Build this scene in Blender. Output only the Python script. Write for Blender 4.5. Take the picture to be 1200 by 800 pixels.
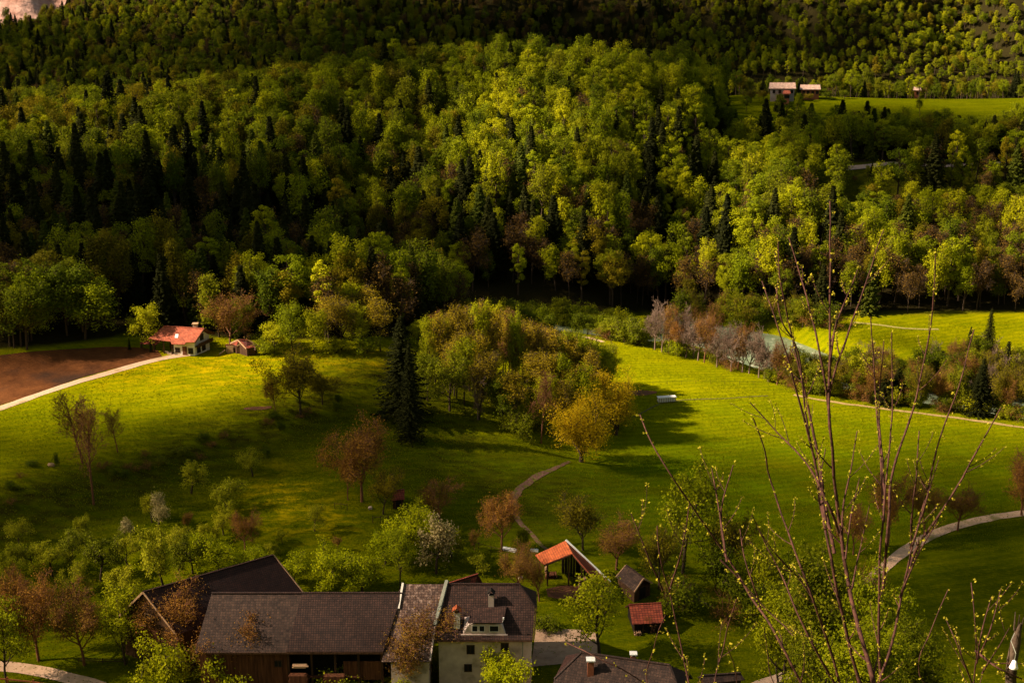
import bpy, math, random
import numpy as np
from mathutils import Vector, Matrix
R = math.radians
for o in list(bpy.data.objects): bpy.data.objects.remove(o)
scene = bpy.context.scene
COL = scene.collection
rs = np.random.RandomState(7)
random.seed(7)

# ------------------------------------------------------------------ camera
F = 1800.0; TH = R(18); CT, ST = math.cos(TH), math.sin(TH); CZ = 100.0
cd = bpy.data.cameras.new('camera'); cam = bpy.data.objects.new('camera', cd); COL.objects.link(cam)
cam.location = (0, 0, CZ); cam.rotation_euler = (R(90) - TH, 0, 0)
cd.sensor_fit = 'HORIZONTAL'; cd.sensor_width = 36; cd.lens = 36 * F / 1200
cd.clip_start = 0.5; cd.clip_end = 6000
scene.camera = cam
# ------------------------------------------------------------------ light
SUN_EL = R(37); SX, SY = -1.0, -0.10
n_ = math.hypot(SX, SY); SX /= n_; SY /= n_
SUN = np.array([SX * math.cos(SUN_EL), SY * math.cos(SUN_EL), math.sin(SUN_EL)])
world = bpy.data.worlds.new('World'); scene.world = world; world.use_nodes = True
wn = world.node_tree.nodes; wl = world.node_tree.links
sky = wn.new('ShaderNodeTexSky'); sky.sky_type = 'NISHITA'; sky.sun_disc = False
sky.sun_elevation = SUN_EL; sky.sun_rotation = math.atan2(SX, SY)
bg = wn['Background']; bg.inputs['Strength'].default_value = 0.05
tint = wn.new('ShaderNodeMixRGB'); tint.blend_type = 'MULTIPLY'; tint.inputs[0].default_value = 1; tint.inputs[2].default_value = (1.0, .84, .56, 1)
wl.new(sky.outputs[0], tint.inputs[1]); wl.new(tint.outputs[0], bg.inputs['Color'])
ld = bpy.data.lights.new('sun', 'SUN'); ld.energy = 5.0; ld.angle = R(1.0); ld.color = (1.0, 0.81, 0.60)
lo = bpy.data.objects.new('sun', ld); COL.objects.link(lo); lo.location = (-200, 50, 300)
lo.rotation_euler = Vector(tuple(-SUN)).to_track_quat('-Z', 'Y').to_euler()
scene.view_settings.view_transform = 'Standard'; scene.view_settings.look = 'None'
scene.view_settings.exposure = 1.72; scene.view_settings.gamma = 1.0
scene.view_settings.use_curve_mapping = False
scene.cycles.max_bounces = 6; scene.cycles.diffuse_bounces = 3; scene.cycles.transmission_bounces = 3
scene.cycles.glossy_bounces = 2; scene.cycles.transparent_max_bounces = 4

# ------------------------------------------------------------------ picture <-> place
def ray(u, v):
    a = (u - 600) / F; s = (400 - v) / F
    return np.array([a, CT + ST * s, -ST + CT * s])
def Pz(u, v, z):
    d = ray(u, v); t = (z - CZ) / d[2]; return np.array([0, 0, CZ]) + d * t
def Py(u, v, y):
    d = ray(u, v); t = y / d[1]; return np.array([0, 0, CZ]) + d * t
def Pt(u, v, t):
    return np.array([0, 0, CZ]) + ray(u, v) * t
def Ppl(u, v, p0, n):
    d = ray(u, v); c = np.array([0, 0, CZ]); t = np.dot(p0 - c, n) / np.dot(d, n); return c + d * t
def proj(x, y, z):
    t = y * CT - (z - CZ) * ST
    s = (y * ST + (z - CZ) * CT) / t
    return 600 + F * x / t, 400 - F * s, t

# ------------------------------------------------------------------ terrain
CTRL = [(0,800,-3.5),(200,800,-3),(500,800,-2.5),(700,800,-2),(900,800,-3),(1200,800,-4),
 (0,740,-1.5),(200,720,-.8),(100,775,-2.5),(400,690,0),(560,690,-.5),(650,760,-2),(680,695,-.6),(760,745,-1.5),
 (0,680,.5),(200,650,1.5),(400,640,2),(540,640,.5),
 (0,567,6.5),(65,548,6.5),(133,533,6.5),(187,512,6.6),(233,500,6.7),(300,489,6.9),(390,458,7.2),(440,434,7.5),
 (0,625,2.7),(65,612,2.8),(133,600,2.9),(187,585,3),(233,565,3.2),(300,535,3.8),(390,500,4.8),(440,475,5.6),
 (200,610,2.2),(300,600,2.8),(400,560,3.8),(380,620,2.5),
 (0,480,7.6),(100,450,8),(200,430,8.2),(300,440,7.8),(350,420,8),(430,412,8),(0,520,7),(200,470,7.5),(100,500,7.1),
 (0,420,9),(100,410,9),(180,408,8.4),(60,395,11),(0,385,12.5),(130,395,9.6),(210,412,8.1),(280,412,8),(250,405,8),
 (480,515,3.5),(500,470,5),(540,480,4),(560,540,1.5),(600,520,2),(640,540,.5),(520,560,2.5),(480,560,3.2),(600,580,.3),(560,600,1.2),(620,625,0),
 (520,440,5),(560,450,3.2),(620,470,1),(600,500,1.5),(660,500,-.5),(700,450,-3.2),(640,440,-1),(600,400,-4),(520,395,0),(480,402,5.2),
 (660,560,0),(700,540,-1.5),(700,600,-1),(650,620,-.3),(800,560,-2.5),(900,600,-3),(1000,560,-3.5),(800,640,-2),(1000,650,-3.5),
 (1100,620,-3.5),(1200,600,-3.8),(1200,680,-4),(1100,700,-4),(1000,720,-4),(850,700,-2.5),
 (740,460,-4),(800,500,-4),(900,470,-5.5),(800,440,-5),(1100,540,-4.5),(1200,550,-4.5),
 (690,397,-6.5),(760,411,-6.5),(850,436,-6.5),(950,467,-6.5),(1060,480,-6.5),(1200,500,-6.5),
 (1100,410,-8),(1000,410,-8),(1200,415,-8),(1000,380,-7.5),(1200,372,-7),(950,385,-8),(700,375,-8),(620,375,-7)]
pts = [tuple(Pz(u, v, z)) for u, v, z in CTRL]
def Wy(u, y, z):
    t = y * CT - (z - CZ) * ST
    return ((u - 600) / F * t, y, z)
for row in [(300,[(0,10.5),(200,9),(400,7)]),(330,[(-150,20),(0,15),(200,12),(400,6),(520,-2)]),
            (356,[(560,-6.5),(700,-7),(900,-7),(1100,-6),(1300,-6)]),
            (385,[(-150,26),(0,18),(200,14.5),(400,8),(600,2),(700,1),(900,-2),(1100,-2),(1300,0)]),
            (424,[(980,1),(1060,1),(1150,2)]),(437,[(960,9),(1060,9.3),(1170,9.6)]),
            (440,[(-150,24),(0,17),(200,17.5),(300,18),(400,17.5),(500,17),(600,16),(700,15),(850,9),(1300,10)]),
            (452,[(960,10),(1060,10),(1170,10)]),
            (486,[(-150,12),(0,9),(200,11),(300,14),(380,19),(450,23),(600,24),(700,23),(800,21),(870,14),(1000,9),(1200,9)]),
            (540,[(-150,-4),(0,-5),(300,0),(500,9),(600,12),(800,9),(900,4),(1200,4)]),
            (620,[(-150,-12),(0,-12),(300,-9),(500,-7),(700,-4),(850,2),(1000,2),(1250,2)]),
            (700,[(-150,-5),(0,-6),(300,-6),(600,-15),(900,-18),(1250,-15)]),
            (820,[(-150,2),(0,0),(300,8),(450,6),(700,-25),(1000,-28),(1250,-28)]),
            (910,[(-200,30),(0,24),(300,42),(500,34),(700,14),(850,22),(1000,12),(1250,20)]),
            (1000,[(-200,95),(300,100),(800,86),(1250,95)]),(1200,[(-200,250),(500,260),(1250,250)]),
            (1500,[(-200,520),(500,540),(1250,520)])]:
    for u, z in row[1]: pts.append(Wy(u, row[0], z))
for x in (-300, -120, 0, 120, 300):
    for y in (0, 60, 120): pts.append((x, y, -2.5))
for y, zl, zr in [(170,-3,-4),(220,4,-4),(280,9,-5),(350,22,-7),(450,26,10),(560,0,3),(700,0,-10),(850,20,-10),(1000,100,100)]:
    pts.append((-330 - .2*y, y, zl + 2)); pts.append((330 + .2*y, y, zr))
PC = np.array(pts)
def tps(P):
    n = len(P); S = 100.0
    X = P[:, :2] / S
    d = np.sqrt(((X[:, None] - X[None]) ** 2).sum(-1)); K = np.where(d > 0, d * d * np.log(d + 1e-12), 0)
    K += np.eye(n) * 0.0008
    Q = np.hstack([np.ones((n, 1)), X]); A = np.zeros((n + 3, n + 3)); A[:n, :n] = K; A[:n, n:] = Q; A[n:, :n] = Q.T
    w = np.linalg.solve(A, np.concatenate([P[:, 2], np.zeros(3)]))
    def f(x, y):
        G = np.stack([x, y], -1) / S
        out = np.empty(len(G))
        for i in range(0, len(G), 20000):
            g = G[i:i+20000]; dd = np.sqrt(((g[:, None] - X[None]) ** 2).sum(-1))
            out[i:i+20000] = np.where(dd > 0, dd * dd * np.log(dd + 1e-12), 0) @ w[:n] + w[n] + g @ w[n+1:]
        return out
    return f
tf = tps(PC)
_perm = rs.rand(256, 256)
def vnoise(x, y, s):
    x = np.asarray(x) / s; y = np.asarray(y) / s; xi = np.floor(x).astype(int); yi = np.floor(y).astype(int)
    fx = x - xi; fy = y - yi; fx = fx*fx*(3-2*fx); fy = fy*fy*(3-2*fy)
    g = lambda a, b: _perm[a % 256, b % 256]
    return (g(xi,yi)*(1-fx)*(1-fy) + g(xi+1,yi)*fx*(1-fy) + g(xi,yi+1)*(1-fx)*fy + g(xi+1,yi+1)*fx*fy) * 2 - 1
def pdist(x, y, line):
    best = np.full(np.shape(x), 1e9)
    for (ax, ay), (bx, by) in zip(line[:-1], line[1:]):
        dx, dy = bx-ax, by-ay; t = np.clip(((x-ax)*dx + (y-ay)*dy) / (dx*dx+dy*dy), 0, 1)
        best = np.minimum(best, np.hypot(x-ax-t*dx, y-ay-t*dy))
    return best
WATER = -11.3
RIV = [Pz(u, v, WATER)[:2] for u, v in [(560,388),(640,387),(740,388),(800,393),(880,407),(940,432),(1010,449),(1080,462),(1200,482),(1330,505)]]
RIV = [(RIV[0][0]-70, RIV[0][1]+4)] + [tuple(p) for p in RIV] + [(RIV[-1][0]+150, RIV[-1][1]-60)]
BANK = [tuple(Pz(u, v, 5)[:2]) for u, v in [(-60,610),(0,596),(65,580),(133,566),(187,545),(233,530),(300,510),(390,478),(440,455),(500,440)]]
SPUR = [tuple(Pz(u, v, 3)[:2]) for u, v in [(450,455),(500,500),(560,545),(640,560)]]
GUL = [Wy(u, y, 0)[:2] for u, y in [(865,470),(850,430),(800,400),(770,375),(760,355)]]
GUL2 = [Wy(u, y, 0)[:2] for u, y in [(560,470),(500,430),(430,390),(400,350)]]
CLIFF = 0.9
def smooth(a, b, x):
    t = np.clip((x-a)/(b-a), 0, 1); return t*t*(3-2*t)
def terrain(x, y):
    z = tf(x, y)
    z = z - 9*np.exp(-(pdist(x, y, GUL)/13)**2) - 6*np.exp(-(pdist(x, y, GUL2)/15)**2)
    db = pdist(x, y, BANK); ds = pdist(x, y, SPUR)
    rough = np.maximum(np.exp(-(db/9)**2), .7*np.exp(-(ds/12)**2))
    z = z + rough*(.60*vnoise(x*.7, y*1.4, 3.4) + .24*vnoise(x+9, y*1.5, 1.5))
    near = smooth(150, 170, y) * (1-smooth(350, 380, y))
    z = z + near*(.22*vnoise(x, y, 17) + .05*vnoise(x, y, 3.1))
    far = smooth(360, 400, y); z = z + far*(1.4*vnoise(x, y, 35))
    mt = smooth(840, 900, y); z = z + mt*(17*vnoise(x, y*.25, 36) + 5*vnoise(x+50, y*.4, 13))
    # river bed
    dr = pdist(x, y, RIV) + 3.5*(1-smooth(30, 50, x)) + 2.5*smooth(95, 120, x); bed = WATER - 1.2
    k = smooth(9.0, 17, dr); z = np.where(dr < 17, bed*(1-k) + np.maximum(z, WATER+.5)*k, z)
    slope = 97.3 - .60*y + .3*vnoise(x, y, 9)*smooth(10, 40, y)
    return np.where(slope > z, slope, z)
xs = np.unique(np.concatenate([np.linspace(-900,-300,31), np.linspace(-300,-150,61), np.linspace(-150,150,321), np.linspace(150,300,61), np.linspace(300,900,31)]))
ys = np.unique(np.concatenate([np.linspace(-150,150,76), np.linspace(150,350,241), np.linspace(350,640,121), np.linspace(640,1000,121), np.linspace(1000,1500,41), np.linspace(1500,2400,10)]))
GX, GY = np.meshgrid(xs, ys)
GZ = terrain(GX.ravel(), GY.ravel()).reshape(GX.shape)
def TZ(x, y):
    x = np.asarray(x, float); y = np.asarray(y, float)
    i = np.clip(np.searchsorted(xs, x)-1, 0, len(xs)-2); j = np.clip(np.searchsorted(ys, y)-1, 0, len(ys)-2)
    fx = np.clip((x-xs[i])/(xs[i+1]-xs[i]), 0, 1); fy = np.clip((y-ys[j])/(ys[j+1]-ys[j]), 0, 1)
    return GZ[j,i]*(1-fx)*(1-fy)+GZ[j,i+1]*fx*(1-fy)+GZ[j+1,i]*(1-fx)*fy+GZ[j+1,i+1]*fx*fy
_T = np.arange(120, 1200, .25)
def hit(u, v, tmin=120):
    d = ray(u, v); T = _T[_T >= tmin]; X = d[0]*T; Y = d[1]*T; Z = CZ + d[2]*T; below = Z <= TZ(X, Y)
    k = int(np.argmax(below)) if below.any() else len(T)-1
    p = np.array([X[k], Y[k], 0]); p[2] = TZ(p[0], p[1]); return p

# ------------------------------------------------------------------ materials
def mat(name, c1, c2=None, rough=.8, scale=1.0, bump=0.0, bscale=None, spec=.12, detail=5, stretch=None, c3=None, s3=.1, t3=(.55,.7)):
    m = bpy.data.materials.new(name); m.use_nodes = True; N = m.node_tree.nodes; L = m.node_tree.links
    b = N['Principled BSDF']; b.inputs['Roughness'].default_value = rough; b.inputs['Specular IOR Level'].default_value = spec
    b.inputs['Base Color'].default_value = (*c1, 1)
    tc = N.new('ShaderNodeTexCoord')
    if c2:
        no = N.new('ShaderNodeTexNoise'); no.inputs['Scale'].default_value = scale; no.inputs['Detail'].default_value = detail; no.inputs['Roughness'].default_value = .65
        src = tc.outputs['Object']
        if stretch:
            mp = N.new('ShaderNodeMapping'); mp.inputs['Scale'].default_value = stretch; L.new(src, mp.inputs[0]); src = mp.outputs[0]
        L.new(src, no.inputs['Vector'])
        r = N.new('ShaderNodeValToRGB'); r.color_ramp.elements[0].position = .33; r.color_ramp.elements[1].position = .68
        r.color_ramp.elements[0].color = (*c1, 1); r.color_ramp.elements[1].color = (*c2, 1)
        L.new(no.outputs['Fac'], r.inputs[0]); out = r.outputs[0]
        if c3:
            n3 = N.new('ShaderNodeTexNoise'); n3.inputs['Scale'].default_value = s3; n3.inputs['Detail'].default_value = 6
            L.new(tc.outputs['Object'], n3.inputs['Vector'])
            r3 = N.new('ShaderNodeValToRGB'); r3.color_ramp.elements[0].position = t3[0]; r3.color_ramp.elements[1].position = t3[1]
            L.new(n3.outputs['Fac'], r3.inputs[0]); mx = N.new('ShaderNodeMixRGB'); L.new(r3.outputs[0], mx.inputs[0]); L.new(out, mx.inputs[1]); mx.inputs[2].default_value = (*c3, 1); out = mx.outputs[0]
        L.new(out, b.inputs['Base Color'])
    if bump:
        nb = N.new('ShaderNodeTexNoise'); nb.inputs['Scale'].default_value = bscale or scale*3; nb.inputs['Detail'].default_value = 6
        L.new(tc.outputs['Object'], nb.inputs['Vector']); bp = N.new('ShaderNodeBump'); bp.inputs['Strength'].default_value = 1; bp.inputs['Distance'].default_value = bump
        L.new(nb.outputs['Fac'], bp.inputs['Height']); L.new(bp.outputs[0], b.inputs['Normal'])
    return m
def leafmat(name, ca, cb, trans=.35, island=.45, cc=None):
    m = bpy.data.materials.new(name); m.use_nodes = True; N = m.node_tree.nodes; L = m.node_tree.links
    b = N['Principled BSDF']; b.inputs['Roughness'].default_value = .8; b.inputs['Specular IOR Level'].default_value = .04
    oi = N.new('ShaderNodeObjectInfo'); ge = N.new('ShaderNodeNewGeometry')
    m1 = N.new('ShaderNodeMath'); m1.operation = 'MULTIPLY'; m1.inputs[1].default_value = 1-island; L.new(oi.outputs['Random'], m1.inputs[0])
    m2 = N.new('ShaderNodeMath'); m2.operation = 'MULTIPLY_ADD'; m2.inputs[1].default_value = island
    L.new(ge.outputs['Random Per Island'], m2.inputs[0]); L.new(m1.outputs[0], m2.inputs[2])
    r = N.new('ShaderNodeValToRGB'); r.color_ramp.elements[0].position = .1; r.color_ramp.elements[1].position = .9
    r.color_ramp.elements[0].color = (*ca, 1); r.color_ramp.elements[1].color = (*cb, 1)
    if cc: e = r.color_ramp.elements.new(.5); e.color = (*cc, 1)
    L.new(m2.outputs[0], r.inputs[0]); L.new(r.outputs[0], b.inputs['Base Color'])
    tr = N.new('ShaderNodeBsdfTranslucent'); L.new(r.outputs[0], tr.inputs['Color'])
    mx = N.new('ShaderNodeMixShader'); mx.inputs[0].default_value = trans
    L.new(b.outputs[0], mx.inputs[1]); L.new(tr.outputs[0], mx.inputs[2]); L.new(mx.outputs[0], N['Material Output'].inputs['Surface'])
    return m
def tilemat(name, c1, c2, mortar, w=.28, h=.20, patch=None, pt=(.55,.62), rough=.8):
    m = bpy.data.materials.new(name); m.use_nodes = True; N = m.node_tree.nodes; L = m.node_tree.links
    b = N['Principled BSDF']; b.inputs['Roughness'].default_value = rough; b.inputs['Specular IOR Level'].default_value = .3
    uv = N.new('ShaderNodeUVMap'); uv.uv_map = 'UVMap'
    br = N.new('ShaderNodeTexBrick'); br.inputs['Scale'].default_value = 1; br.inputs['Brick Width'].default_value = w; br.inputs['Row Height'].default_value = h
    br.inputs['Mortar Size'].default_value = .03; br.offset = 0.0; br.inputs['Color1'].default_value = (*c1,1); br.inputs['Color2'].default_value = (*c2,1); br.inputs['Mortar'].default_value = (*mortar,1)
    L.new(uv.outputs[0], br.inputs['Vector'])
    no = N.new('ShaderNodeTexNoise'); no.inputs['Scale'].default_value = .9; no.inputs['Detail'].default_value = 8; no.inputs['Roughness'].default_value = .7; L.new(uv.outputs[0], no.inputs['Vector'])
    r = N.new('ShaderNodeValToRGB'); r.color_ramp.elements[0].position = .3; r.color_ramp.elements[1].position = .7
    r.color_ramp.elements[0].color = (.45,.42,.42,1); r.color_ramp.elements[1].color = (1.35,1.28,1.2,1); L.new(no.outputs['Fac'], r.inputs[0])
    mu = N.new('ShaderNodeMixRGB'); mu.blend_type = 'MULTIPLY'; mu.inputs[0].default_value = 1; L.new(br.outputs['Color'], mu.inputs[1]); L.new(r.outputs[0], mu.inputs[2])
    out = mu.outputs[0]
    if patch:
        n2 = N.new('ShaderNodeTexNoise'); n2.inputs['Scale'].default_value = 1.6; n2.inputs['Detail'].default_value = 9; n2.inputs['Roughness'].default_value = .8; L.new(uv.outputs[0], n2.inputs['Vector'])
        r2 = N.new('ShaderNodeValToRGB'); r2.color_ramp.elements[0].position = pt[0]; r2.color_ramp.elements[1].position = pt[1]; L.new(n2.outputs['Fac'], r2.inputs[0])
        mx = N.new('ShaderNodeMixRGB'); L.new(r2.outputs[0], mx.inputs[0]); L.new(out, mx.inputs[1]); mx.inputs[2].default_value = (*patch,1); out = mx.outputs[0]
    L.new(out, b.inputs['Base Color'])
    bp = N.new('ShaderNodeBump'); bp.inputs['Distance'].default_value = .05; bp.inputs['Strength'].default_value = .8; L.new(br.outputs['Fac'], bp.inputs['Height']); bp.invert = True
    L.new(bp.outputs[0], b.inputs['Normal'])
    return m
M = {}
M['bark'] = mat('bark', (.035,.022,.014), (.075,.05,.032), scale=6, bump=.02)
M['bark_red'] = mat('bark_red', (.12,.048,.026), (.20,.085,.045), scale=6)
M['bark_pale'] = mat('bark_pale', (.13,.085,.06), (.22,.15,.11), scale=6)
M['twig'] = mat('twig', (.020,.008,.006), (.085,.034,.024), scale=22, bump=.003, bscale=60)
M['bud'] = leafmat('bud', (.26,.24,.012), (.42,.34,.03), .4, .9)
M['l_fresh'] = leafmat('l_fresh', (.15,.19,.003), (.42,.40,.006), .38, .35, (.27,.29,.004))
M['l_mid'] = leafmat('l_mid', (.07,.10,.003), (.22,.22,.005), .35, .35, (.13,.155,.004))
M['l_olive'] = leafmat('l_olive', (.09,.080,.004), (.27,.20,.008), .35, .35, (.17,.145,.005))
M['l_gold'] = leafmat('l_gold', (.44,.29,.005), (.72,.50,.010), .4, .8)
M['l_brown'] = leafmat('l_brown', (.17,.085,.016), (.33,.185,.022), .3, .5)
M['l_alder'] = leafmat('l_alder', (.20,.145,.008), (.44,.32,.012), .4, .5)
M['l_rust'] = leafmat('l_rust', (.24,.105,.020), (.42,.205,.030), .3, .6)
M['l_pink'] = leafmat('l_pink', (.20,.115,.075), (.32,.20,.13), .3, .6)
M['l_blossom'] = leafmat('l_blossom', (.30,.26,.07), (.50,.38,.20), .35, .8)
M['l_orch'] = leafmat('l_orch', (.20,.22,.006), (.44,.40,.014), .38, .6)
M['l_lime'] = leafmat('l_lime', (.24,.29,.003), (.50,.48,.006), .4, .6)
M['l_dark'] = leafmat('l_dark', (.07,.085,.003), (.19,.20,.008), .3, .6)
M['needle'] = leafmat('needle', (.007,.009,.002), (.024,.026,.004), .08, .4)
M['needle2'] = leafmat('needle2', (.030,.042,.004), (.075,.085,.006), .12, .4)
M['tile_brown'] = tilemat('tile_brown', (.040,.018,.013), (.085,.040,.028), (.012,.006,.005), .30, .32, patch=(.28,.18,.13), pt=(.66,.74))
M['tile_barn'] = tilemat('tile_barn', (.034,.015,.011), (.066,.030,.021), (.010,.005,.004), .30, .30)
M['tile_dark'] = tilemat('tile_dark', (.040,.013,.009), (.055,.019,.012), (.015,.006,.005), .30, .30)
M['tile_patchy'] = tilemat('tile_patchy', (.08,.045,.035), (.17,.10,.075), (.045,.025,.02), .34, .34, patch=(.40,.27,.21), pt=(.52,.62))
M['tile_orange'] = tilemat('tile_orange', (.52,.115,.030), (.66,.17,.05), (.25,.05,.02), .24, .34)
M['tile_red'] = tilemat('tile_red', (.42,.10,.045), (.52,.14,.07), (.20,.05,.03), .28, .34)
M['tile_redold'] = tilemat('tile_redold', (.20,.035,.018), (.36,.075,.035), (.07,.015,.01), .40, .36)
M['tile_grey'] = tilemat('tile_grey', (.032,.016,.012), (.080,.044,.031), (.03,.02,.015), .34, .34)
M['plaster'] = mat('plaster', (.48,.36,.31), (.64,.50,.43), scale=.8, bump=.01, c3=(.24,.19,.14), s3=.5, t3=(.55,.75))
M['plaster_white'] = mat('plaster_white', (.62,.56,.48), (.74,.68,.60), scale=1.2, bump=.005)
M['brick'] = mat('brick', (.24,.075,.035), (.34,.12,.06), scale=9, bump=.01)
M['wood'] = mat('wood', (.03,.015,.008), (.10,.05,.025), scale=3, stretch=(1.6,1.6,.12), bump=.02, bscale=14)
M['wood_red'] = mat('wood_red', (.05,.018,.009), (.17,.065,.03), scale=2.4, stretch=(1.8,1.8,.12), bump=.02, bscale=12)
M['wood_light'] = mat('wood_light', (.30,.17,.09), (.48,.30,.17), scale=5, bump=.01)
M['white'] = mat('white', (.72,.70,.66), (.82,.80,.76), scale=3)
M['trim_green'] = mat('trim_green', (.20,.21,.16), (.30,.30,.24), scale=2)
M['glass'] = mat('glass', (.012,.012,.014), rough=.35, spec=.15)
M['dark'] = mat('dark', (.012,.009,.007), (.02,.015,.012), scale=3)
M['earth'] = mat('earth', (.11,.045,.022), (.19,.08,.038), scale=.5, bump=.12, bscale=1.5)
M['gravel'] = mat('gravel', (.48,.30,.19), (.62,.41,.27), scale=2.2, bump=.02, bscale=9, c3=(.26,.20,.08), s3=.25, t3=(.55,.68))
M['gravel_yard'] = mat('gravel_yard', (.27,.17,.11), (.40,.27,.18), scale=.9, bump=.02, bscale=9)
M['track'] = mat('track', (.10,.045,.026), (.26,.14,.095), scale=3.4, bump=.05, bscale=5, c3=(.13,.13,.01), s3=1.3, t3=(.50,.62))
M['rock'] = mat('rock', (.30,.14,.10), (.66,.42,.34), scale=.10, bump=1.5, bscale=.16, detail=9)
M['shade_cloud'] = mat('shade_cloud', (.85,.85,.85), rough=1)

def mesh_obj(name, verts, faces, material, parent=None, uvs=None, smooth_=False, mats=None, midx=None, link=True):
    me = bpy.data.meshes.new(name); verts = np.asarray(verts, np.float32)
    if isinstance(faces, np.ndarray):
        nf, k = faces.shape
        me.vertices.add(len(verts)); me.vertices.foreach_set('co', verts.ravel())
        me.loops.add(nf*k); me.loops.foreach_set('vertex_index', faces.astype(np.int32).ravel())
        me.polygons.add(nf); me.polygons.foreach_set('loop_start', np.arange(nf, dtype=np.int32)*k)
        me.update(calc_edges=True)
    else:
        me.from_pydata([tuple(map(float, v)) for v in verts], [], [tuple(int(i) for i in f) for f in faces]); me.update()
    if mats:
        for m in mats: me.materials.append(m)
    elif material: me.materials.append(material)
    if midx is not None: me.polygons.foreach_set('material_index', np.asarray(midx, np.int32))
    if uvs is not None:
        ul = me.uv_layers.new(name='UVMap'); ul.data.foreach_set('uv', np.asarray(uvs, np.float32).ravel())
    if smooth_: me.polygons.foreach_set('use_smooth', np.ones(len(me.polygons), bool))
    o = bpy.data.objects.new(name, me)
    if link: COL.objects.link(o)
    if parent is not None: o.parent = parent
    return o
def tag(o, label=None, cat=None, group=None, kind=None):
    if label: o['label'] = label
    if cat: o['category'] = cat
    if group: o['group'] = group
    if kind: o['kind'] = kind
    return o
def empty(name, loc, label, cat, group=None):
    o = bpy.data.objects.new(name, None); COL.objects.link(o); o.location = tuple(map(float, loc)); o.empty_display_size = .5
    return tag(o, label, cat, group)

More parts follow.
